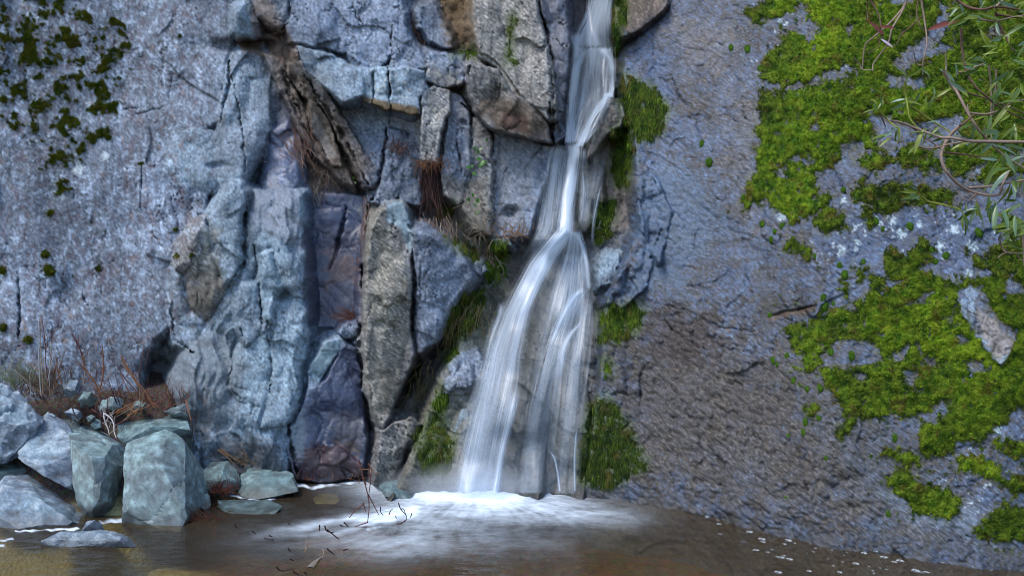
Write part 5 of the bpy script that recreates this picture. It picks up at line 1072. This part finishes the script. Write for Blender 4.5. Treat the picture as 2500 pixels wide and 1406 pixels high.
def tuft(name, label, px, py, n, ln, ang, spread, colours, d=None, w=.0022, droop=.5, sprx=14, spry=8, cat='dry grass', group='dry tufts in the cliff cracks', off=.05, wig=.15):
    """blades of one tuft: ang in degrees (0 = right, 90 = up), ln in px"""
    d = (dep(px, py) if d is None else d) - off; org = at(px, py, d); vs = []; fs = []; cl = []
    for _ in range(n):
        a = math.radians(ang + random.gauss(0, spread)); L = ln * random.uniform(.45, 1.25) / F_PX * d
        p = at(px + random.gauss(0, sprx), py + random.gauss(0, spry), d + random.uniform(-.01, .03)) - org
        v = Vector((math.cos(a), -.25 + random.gauss(0, .2), math.sin(a))).normalized(); c = np.array(random.choice(colours)) * random.uniform(.5, 1.1); c = c * .8 + .2 * c.mean()
        sd = Vector((-v.z, 0, v.x)).normalized(); b0 = len(vs); seg = 4; g = random.uniform(.2, 1) * droop
        for s in range(seg + 1):
            ww = w * random.uniform(.7, 1.2) * (1 - .8 * s / seg)
            vs += [tuple(p - sd * ww), tuple(p + sd * ww)]; cl += [c, c]
            p = p + v * L / seg; v = (v + Vector((random.gauss(0, wig), 0, -g / seg + random.gauss(0, wig * .6)))).normalized()
            if s < seg: fs.append((b0 + 2 * s, b0 + 2 * s + 1, b0 + 2 * s + 3, b0 + 2 * s + 2))
    o = mesh_np(name, vs, fs, M['dry'], {'col': np.clip(np.array(cl), .01, .7)}, origin=None); o.location = org
    return tag(o, label, cat, group)
ST = [alb(150,126,110), alb(128,100,88), alb(176,162,152), alb(108,80,70)]
tuft('grass_tuft', 'dry tan grass tuft spraying out below the brown slats', 790, 415, 130, 62, 235, 70, ST, sprx=34, spry=12)
tuft('grass_tuft', 'dry grass tuft hanging like a beard over the wet slab', 760, 455, 110, 58, 262, 22, ST, sprx=13, spry=9, droop=.8)
tuft('grass_tuft', 'thin reddish dead stems climbing left of the brown slats', 735, 375, 80, 70, 112, 22, [alb(140,96,82), alb(168,130,112)], sprx=18, spry=26, droop=.1)
tuft('grass_tuft', 'reddish tuft in the cleft below the overhanging blocks', 975, 368, 70, 36, 85, 45, [alb(100,66,64), alb(124,92,84), alb(78,50,50)], sprx=12, spry=10)
tuft('root_tangle', 'dark red root tangle hanging in the vertical cleft', 1056, 410, 170, 120, 270, 16, [alb(66,40,42), alb(48,30,34), alb(92,60,54), alb(36,26,30)], sprx=20, spry=30, droop=.3, cat='roots', wig=.24, off=.07)
tuft('root_tangle', 'orange-brown fringe of rootlets at the top of the cleft', 1055, 396, 60, 34, 250, 70, [alb(130,84,50), alb(100,60,42)], sprx=22, spry=5, cat='roots', off=.09)
tuft('grass_tuft', 'dead grass hanging from the foot of the root cleft', 1050, 545, 70, 60, 275, 25, ST, sprx=26, spry=10)
tuft('grass_tuft', 'brown grass on the slope under the grey columns', 1150, 556, 64, 46, 285, 55, [alb(120,98,84), alb(96,74,62), alb(146,124,106), alb(100,96,52)], sprx=40, spry=26)
tuft('grass_tuft', 'orange-tinged grass tuft beside the veil of water', 1255, 575, 60, 40, 80, 45, [alb(160,108,62), alb(130,96,62)], sprx=26, spry=10)
tuft('grass_tuft', 'brown and green grass above the green moss clump', 1190, 620, 70, 50, 270, 40, ST + [alb(104,110,40)], sprx=18, spry=24)
tuft('grass_tuft', 'long olive grass draped under the bulging grey rock', 1135, 770, 120, 70, 262, 18, [alb(124,112,56), alb(104,92,50), alb(140,122,78)], sprx=34, spry=24, droop=.7)
tuft('grass_tuft', 'olive grass hanging in front of the dark hollow', 1050, 930, 90, 66, 262, 20, [alb(116,106,54), alb(98,88,52), alb(136,118,80)], sprx=22, spry=30, droop=.7)
tuft('grass_tuft', 'red-brown grass fringe beside the pillar rock', 893, 560, 46, 60, 268, 12, [alb(92,66,64), alb(120,88,78)], sprx=7, spry=40, droop=.3)
tuft('grass_tuft', 'orange straw fan on the wet slab above the wedge rock', 860, 775, 50, 48, 155, 26, [alb(160,100,62), alb(128,76,60)], sprx=10, spry=6, droop=.1)
tuft('grass_tuft', 'dead stems in the crack left of the rusty recess', 1025, 90, 80, 48, 105, 26, [alb(120,76,70), alb(150,120,104), alb(84,44,52)], sprx=16, spry=24)
tuft('grass_tuft', 'short dry straw at the foot of the fluted rock', 605, 1128, 34, 34, 130, 30, [alb(150,118,80), alb(120,104,84)], sprx=14, spry=8)
tuft('grass_tuft', 'long straw lying from the fluted rock to the boulders', 535, 1098, 9, 100, 328, 4, [alb(150,112,76)], sprx=4, spry=3, droop=.05, w=.002)
tuft('grass_tuft', 'rusty grass at the waterline beside the rounded boulder', 545, 1200, 70, 46, 70, 60, [alb(130,66,44), alb(96,52,42)], d=5.66, sprx=16, spry=6, off=0)
tuft('grass_tuft', 'rusty drowned grass curling at the foot of the tall boulder', 500, 1270, 80, 60, 190, 50, [alb(110,62,42), alb(80,48,40)], d=5.26, sprx=20, spry=6, off=0)
tuft('grass_tuft', 'dark red dead grass along the waterline below the wet slab', 800, 1168, 60, 30, 75, 60, [alb(110,60,52), alb(70,40,42), alb(140,90,60)], sprx=75, spry=5)['kind'] = 'stuff'
tuft('grass_tuft', 'green and tan grass on the bank behind the edge boulder', 60, 935, 150, 70, 95, 45, [alb(130,140,90), alb(160,150,120), alb(110,128,84)], d=5.85, sprx=45, spry=14, off=0)['kind'] = 'stuff'
tuft('grass_tuft', 'brown matted grass round the tall pale stalks', 105, 960, 170, 60, 95, 50, [alb(120,84,70), alb(90,60,54), alb(150,130,110)], d=5.84, sprx=34, spry=14, off=0)['kind'] = 'stuff'
tuft('grass_tuft', 'red-brown litter under the orange-brown stalks', 300, 985, 150, 46, 120, 70, [alb(110,66,54), alb(80,48,46), alb(140,100,70)], d=5.86, sprx=75, spry=12, off=0)['kind'] = 'stuff'
tuft('grass_tuft', 'dark litter in the gap above the squarish block', 225, 1015, 90, 40, 150, 60, [alb(84,54,50), alb(60,40,42)], d=5.80, sprx=40, spry=12, off=0)['kind'] = 'stuff'
# twigs standing and floating in the pool
z2 = lambda x, y: (550 + x / 2.778, 900 + y / 2.778)
for lb, r, cc, lines in [
 ('forked red twig standing in the water before the foam', .0055, RED, [[(905,630),(940,760),(970,880),(975,960),(965,1050)],[(970,860),(1000,920),(1042,1000)],[(935,920),(955,980)],[(940,925),(880,970),(840,1020)],[(965,1050),(920,1065),(880,1080)],[(975,680),(985,760),(975,850)]]),
 ('crossed orange straws above the dark boulder in the foam', .0045, ORG, [[(915,690),(985,690)],[(970,650),(1000,700),(1050,728)],[(990,690),(995,740)]]),
 ('small dark twig fork sticking out of the foam', .0045, DKR, [[(1175,920),(1190,960),(1225,1000),(1228,1035)],[(1190,960),(1210,960),(1225,1000)],[(1225,1035),(1190,1058),(1160,1060)],[(1265,990),(1255,1020)]]),
 ('little dark snag left of the twig fork', .0045, DKR, [[(1110,1000),(1122,970),(1135,960)],[(1052,945),(1055,980),(1070,1000)],[(1155,1010),(1162,1022)]]),
 ('dark red sunken branchlets in the brown water', .0055, DKR, [[(675,1075),(690,1110),(740,1120)],[(690,1100),(740,1140),(770,1165)],[(805,1050),(835,1078)],[(690,1230),(740,1270)],[(800,1240),(835,1230)],[(640,1070),(640,1110)],[(780,1070),(800,1078)]]),
 ('broken twigs drifting at the bottom edge of the pool', .0055, DKR, [[(345,1355),(385,1380),(470,1365)],[(460,1385),(500,1406)],[(430,1230),(440,1250)],[(440,1300),(465,1310)],[(540,1390),(550,1406)]]),
 ('dead rush tuft poking up from the brown water', .0035, TAN, [[(540,1255),(550,1190),(545,1150)],[(545,1250),(565,1190),(580,1170)],[(555,1215),(600,1215)],[(660,1290),(668,1250),(655,1230)]]),
 ('short dark twigs on the water left of the foam streaks', .0045, DKR, [[(65,1065),(75,1085),(95,1088)],[(185,1112),(210,1130)],[(260,1160),(330,1165)],[(300,1140),(320,1150)],[(430,1055),(440,1068)]]),
]:
    x0, y0 = z2(*lines[0][-1]); root = empty('twig', at(x0, y0, YP(max(y0, 1200)))); tag(root, lb, 'twig', 'twigs in the pool')
    low = max(y for l in lines for x, y in l)
    for l in lines:
        yb = z2(0, max(y for x, y in l))[1]; d = YP(min(max(z2(0, low)[1], yb), yb + 12)) if yb > 1185 else 5.72
        if 'crossed' in lb: d = 5.74
        stick('branchlet', [at(*z2(x, y), d + .012 * j) + Vector((0, 0, .008)) for j, (x, y) in enumerate(l)], r * .7, r * .4, cc, root, 5, sub=4)
leafm = stick('floating_leaf', [at(757,1388,YP(1388)) + Vector((0,0,.006)), at(772,1372,YP(1372)) + Vector((0,0,.012)), at(786,1362,YP(1362)) + Vector((0,0,.006))], .018, .004, alb(120,112,104), sub=4)
leafm.scale = (1, 1, .25); tag(leafm, 'pale dead leaf floating near the bottom edge', 'leaf')
# little leafy plants on the grey columns
def leaf_mesh(name, L, W, colr, fold=.25, curl=.2, n=7):
    vs = []; fs = []; cl = []
    for i in range(n + 1):
        t = i / n; w = W * (math.sin(math.pi * min(1, t * .96 + .03)) ** .8) * (1 - .25 * t) ; z = -curl * L * t * t
        for s in (-1, 0, 1):
            vs.append((s * w, t * L, z + abs(s) * w * fold)); cl.append(np.array(colr) * (.85 if s == 0 else 1.0))
    for i in range(n):
        for s in (0, 1): a = i * 3 + s; fs.append((a, a + 1, a + 4, a + 3))
    return mesh_np(name, vs, fs, M['leaf'], {'col': np.array(cl)})
M['leaf'] = leaf_mat('leaf', .30, .32, .5)
protos = []
def put_leaf(proto, name, parent, loc, direction, normal, scale, local=True):
    o = proto.copy(); o.name = name; C.objects.link(o); o.parent = parent
    y = Vector(direction).normalized(); x = y.cross(Vector(normal)).normalized(); z = x.cross(y)
    m = Matrix((x, y, z)).transposed().to_4x4(); m.translation = Vector(loc) - parent.location
    o.matrix_local = m @ Matrix.Scale(scale, 4); return o
small_leaf = leaf_mesh('leaf', 1.0, .42, alb(60,110,36), .2, .1, 4)
for lb, px, py, n, r, L in [('bright green broad-leaved sprig on the grey column face', 1180, 395, 4, 5, 16), ('green sprig lower left on the grey column face', 1146, 408, 4, 8, 12), ('tiny green seedling at the meeting of the two brown cracks', 876, 450, 6, 12, 13), ('tiny green sprig below the broad-leaved one', 1150, 500, 5, 14, 11), ('tiny green leaves high on the lichened column', 1165, 360, 4, 16, 10), ('single green leaves above the wet slab', 1120, 560, 4, 12, 11)]:
    d = dep(px, py) - .03; root = empty('leafy_sprig', at(px, py, d)); tag(root, lb, 'plant', 'small green sprigs on the cliff')
    for _ in range(n):
        a = random.uniform(0, 2 * math.pi); put_leaf(small_leaf, 'leaf', root, at(px + random.gauss(0, r), py + random.gauss(0, r), d + random.uniform(-.01, .02)), (math.cos(a), -.3, math.sin(a)), (random.gauss(0, .3), -1, .5), L / F_PX * d * random.uniform(.7, 1.2))
bpy.data.objects.remove(small_leaf)
# foam flecks drifting along the right wall
def fleck_mesh(seed):
    vs = [(0, 0, .10)]; n = 12
    for i in range(n):
        a = 2 * math.pi * i / n; r = 1 + .30 * mnoise.noise(Vector((math.cos(a) * 1.4, math.sin(a) * 1.4, seed * 3.3))); vs.append((r * math.cos(a), r * .75 * math.sin(a), 0))
    return mesh_np('foam_fleck', vs, [(0, 1 + i, 1 + (i + 1) % n) for i in range(n)], M['froth'])
q = N('froth'); q_ = q.n('BsdfPrincipled', {'Base Color': (.62, .68, .74, 1), 'Roughness': .7}); qt = q.n('BsdfTransparent'); qn = q.noise(obj_coords(q), 2.2, 3, .7); qm = q.n('MixShader', {0: q.ramp(qn, [(.40, .05), (.66, .7)]), 1: qt.outputs[0], 2: q_.outputs[0]}); M['froth'] = q.done(qm.outputs[0])
fp = [fleck_mesh(i) for i in range(4)]
FL = [(1895,1288),(1860,1318),(1863,1325),(1925,1321),(1940,1328),(1915,1330),(1992,1317),(1991,1324),(1846,1345),(1874,1350),(1907,1363),(1928,1367),(1985,1349),(2055,1337),(2138,1348),(2158,1362),(2184,1374),(2197,1371),(2260,1398),(2440,1386),(2236,1395),(1975,1396),(1900,1399),(2050,1399),(2090,1378),(1940,1300),(1832,1275),(1765,1262),(2110,1352),(2030,1345),(2250,1358),(2330,1372),(2400,1376),(1990,1340),(1830,1300)]
for _ in range(30):
    x = random.uniform(1800, 2520); FL.append((x, random.uniform(1262 + (x - 1800) * .165 + 12, 1404)))
for k, (x, y) in enumerate(FL):
    o = fp[k] if k < 4 else fp[k % 4].copy()
    if k >= 4: C.objects.link(o)
    d = YP(y); p = at(x, y, d); o.location = (p.x, p.y, .006); s_ = random.uniform(3, 9) * (1.15 if k < 35 else .5) / F_PX * d
    o.scale = (s_, s_ * random.uniform(.9, 1.8), .02); o.rotation_euler = (0, 0, random.uniform(-.5, .5))
    tag(o, 'small white foam fleck drifting on the brown water by the right wall', 'foam', 'foam flecks drifting along the right wall')

# ------------------------------------------------------------------ bay branches hanging in at the upper right
GL = [alb(92,112,30), alb(74,98,32), alb(114,128,40), alb(92,120,84), alb(112,138,118)]
protoL = [leaf_mesh('leaf', 1.0, .105, c, .35, .12 + .1 * (i % 3), 7) for i, c in enumerate(GL)]
r5 = lambda x, y: (2050 + x / 4.018, y / 4.018)
r6 = lambda x, y: (2050 + x / 4.018, 300 + y / 4.018)
TW = alb(138,118,108); TWD = alb(100,78,68); TWG = alb(124,130,60)
BR = [
 ('bare pale twigs drooping in from the top edge over the moss', 4.45, [
   (TW,.0055,[r5(690,-80),r5(665,0),(2199,27),(2169,60),(2135,90),(2112,112),(2105,169)]), (TW,.005,[(2222,-20),(2209,15),(2192,47),(2177,72),(2169,105),(2150,132),(2132,157),(2131,174)]),
   (TW,.005,[(2247,-25),(2249,0),(2257,50),(2263,105),(2254,149),(2253,184)]), (TWD,.004,[(2244,-20),(2242,0),(2238,32),(2244,60),(2257,77)]), (TWD,.0045,[(2120,-20),(2125,0),(2145,37),(2152,70),(2156,82)]), (TWD,.0035,[(2117,-10),(2118,30),(2117,52)]),
   (TWD,.0035,[(2254,38),(2225,65),(2200,85),(2190,108),(2178,115)]), (TW,.003,[(2178,115),(2165,110),(2160,98)]), (TWD,.003,[(2138,55),(2140,85),(2148,105),(2138,120),(2118,130)]), (TW,.003,[(2085,142),(2100,160),(2105,170),(2131,172)]), (TW,.003,[(2231,128),(2238,155),(2250,160),(2256,150)])],
   [(2158,88,2.4,.5,55,'b'),(2150,96,-.6,.5,36,'p'),(2185,70,3.0,.1,44,'b'),(2264,75,.35,.3,80,'b')]),
 ('arching leafy bay branch across the top right corner', 4.20, [
   (TWD,.007,[(2325,-20),(2336,0),(2361,17),(2398,24),(2431,17),(2473,22),(2520,32)]), (TW,.0055,[(2431,17),(2450,0),(2470,-20)]), (TWD,.006,[(2432,32),(2437,55),(2455,90),(2470,118),(2480,128)]), (TW,.0045,[(2390,48),(2430,52),(2475,42),(2520,35)]), (TWD,.0055,[(2432,35),(2470,42),(2520,45)])],
   None),
 ('long leafy bay branch reaching down the right edge', 4.05, [
   (TW,.007,[(2304,174),(2324,211),(2336,224),(2359,269),(2381,306),(2411,342),(2448,377),(2500,411),(2540,430)]), (TWD,.006,[(2346,70),(2349,120),(2359,174),(2381,211),(2406,234),(2440,262),(2520,300)]), (TWD,.0045,[(2336,222),(2370,230),(2400,238),(2480,268),(2540,300)]), (TW,.0055,[(2357,276),(2364,276),(2411,279),(2453,264),(2473,249),(2530,240)]),
   (TW,.004,[(2364,276),(2362,255)]), (TW,.0045,[(2340,178),(2357,175),(2380,165),(2405,155)]), (TW,.0045,[(2414,160),(2420,220),(2418,290),(2405,345)]), (TW,.004,[(2432,170),(2430,230),(2420,300),(2420,340)]), (TW,.004,[(2304,185),(2310,165),(2308,122)])],
   None),
 ('looping reddish bay branch with a hoop at the right edge', 3.95, [
   (TW,.0075,[(2344,307),(2319,332),(2301,365),(2299,392),(2314,424),(2349,457),(2386,472),(2436,477),(2448,450),(2462,420)]), (TW,.0075,[(2540,348),(2500,347),(2411,346),(2368,345),(2321,337),(2294,335),(2240,315),(2200,300),(2175,295)]), (TW,.0055,[(2364,459),(2423,454),(2500,440),(2540,436)]), (TW,.0045,[(2230,355),(2270,363),(2320,352),(2360,345)]), (TWD,.0045,[(2300,372),(2350,377),(2400,385),(2440,392)]), (TWD,.005,[(2344,307),(2365,292),(2380,280)]), (TW,.004,[(2386,472),(2370,485),(2362,492)]), (TWD,.004,[(2220,305),(2250,330),(2280,352),(2300,368)])],
   None),
 ('slender green-stemmed bay sprigs pointing left over the moss', 4.10, [
   (TWG,.005,[(2249,479),(2266,492),(2299,499),(2341,511),(2356,529)]), (TWG,.005,[(2210,200),(2212,235),(2215,255),(2222,290),(2245,315),(2290,335)]), (TWG,.0045,[(2145,270),(2165,290),(2178,303),(2200,318)]), (TWG,.0045,[(2225,260),(2260,285),(2300,310),(2340,335)]), (TWG,.004,[(2322,490),(2326,505),(2340,512)]), (TWD,.004,[(2152,285),(2162,310)])],
   None),
 ('drooping bay twig with long leaves low on the right edge', 3.90, [
   (TW,.0055,[(2540,500),(2510,530),(2497,560),(2499,620),(2500,650)]), (TW,.004,[(2440,580),(2446,604),(2460,616),(2500,618)]), (TW,.0035,[(2460,616),(2445,622),(2436,630)]), (TW,.0035,[(2484,620),(2490,632),(2500,636)])],
   None),
]
WH = {  # whorls of leaves: x, y, main direction in degrees (0 right, 90 up), spread, count, length px
 1: [(2345,10,250,60,5,44),(2360,30,180,50,6,50),(2398,22,60,70,6,50),(2440,12,90,80,7,55),(2480,30,60,80,8,60),(2440,55,200,70,6,60),(2460,85,230,60,6,58),(2390,50,190,40,5,60),(2500,60,200,60,7,60),(2480,10,120,60,6,55),(2520,100,180,60,6,60)],
 2: [(2405,155,150,60,8,58),(2380,170,200,60,6,50),(2430,195,250,40,6,62),(2470,150,350,60,5,70),(2470,180,200,50,7,66),(2440,225,230,40,7,62),(2490,215,230,40,7,68),(2460,262,200,50,6,66),(2360,235,120,70,6,50),(2410,280,200,60,7,60),(2380,306,220,60,6,58),(2440,320,210,50,7,75),(2480,300,220,60,6,62),(2330,195,120,60,5,50),(2500,380,200,60,7,66),(2450,372,230,60,6,60),(2350,150,90,60,5,46),(2430,120,150,70,6,56),(2500,250,190,60,7,64)],
 3: [(2462,418,215,40,8,74),(2470,440,265,30,7,70),(2400,345,200,50,6,60),(2300,340,200,60,6,58),(2260,320,230,50,6,58),(2230,350,220,50,5,60),(2440,392,200,50,6,66),(2490,430,230,60,7,66),(2365,345,160,60,4,50)],
 4: [(2246,478,170,35,8,44),(2356,529,280,45,9,52),(2350,512,80,60,6,40),(2210,198,100,70,9,52),(2213,250,175,40,7,52),(2216,252,40,50,7,54),(2142,268,130,90,9,32),(2190,312,230,50,7,48),(2260,272,40,60,6,46),(2282,240,60,50,5,42),(2180,330,200,40,5,52),(2300,310,220,60,5,50),(2280,195,90,60,5,40),(2385,500,260,40,8,60),(2420,490,265,30,7,64)],
 5: [(2497,545,190,30,10,80),(2500,550,240,35,10,84),(2470,520,255,30,8,80),(2440,500,260,30,7,70),(2490,500,230,60,7,72),(2480,600,120,30,4,50),(2500,610,150,50,4,54),(2520,560,220,50,8,80)],
}
bi_ = 0
for lb, dd, twigs, lv in BR:
    root = empty('bay_branch', at(*twigs[0][2][0], dd)); tag(root, lb, 'branch', 'bay branches at the upper right')
    for cc, r, pts in twigs:
        de = rng.normal(0, .03); stick('twig', [at(x, y, dd + de + .03 * math.sin(j * 1.3)) for j, (x, y) in enumerate(pts)], r * .95, r * .5, cc, root, 6, sub=5)
    if lv:
        for x, y, a, _, L, kd in lv:
            o = put_leaf(protoL[0], 'leaf', root, at(x, y, dd - .02), (math.cos(a), -.2, math.sin(a)), (0, -1, .4), L / F_PX * dd); o.data = o.data.copy()
            cc = alb(110,50,34) if kd == 'b' else alb(190,170,190); o.data.attributes['col'].data.foreach_set('color', np.tile(np.append(cc, 1).astype(f32), len(o.data.vertices)))
    for x, y, a, sp, n, L in WH.get(bi_, []):
        for i in range(max(3, int(n * .7))):
            an = math.radians(a + random.uniform(-1, 1) * sp); d = dd + random.uniform(-.10, .10)
            p = at(x + random.gauss(0, 7), y + random.gauss(0, 7), d)
            pr = random.choices(protoL, [4, 4, 4, 2, 1.5])[0]
            put_leaf(pr, 'leaf', root, p, (math.cos(an), random.gauss(-.15, .45), math.sin(an)), (random.gauss(0, .8), -.8, random.gauss(.6, .6)), L * random.uniform(.5, 1.08) / F_PX * d)
    bi_ += 1
for p in protoL: bpy.data.objects.remove(p)
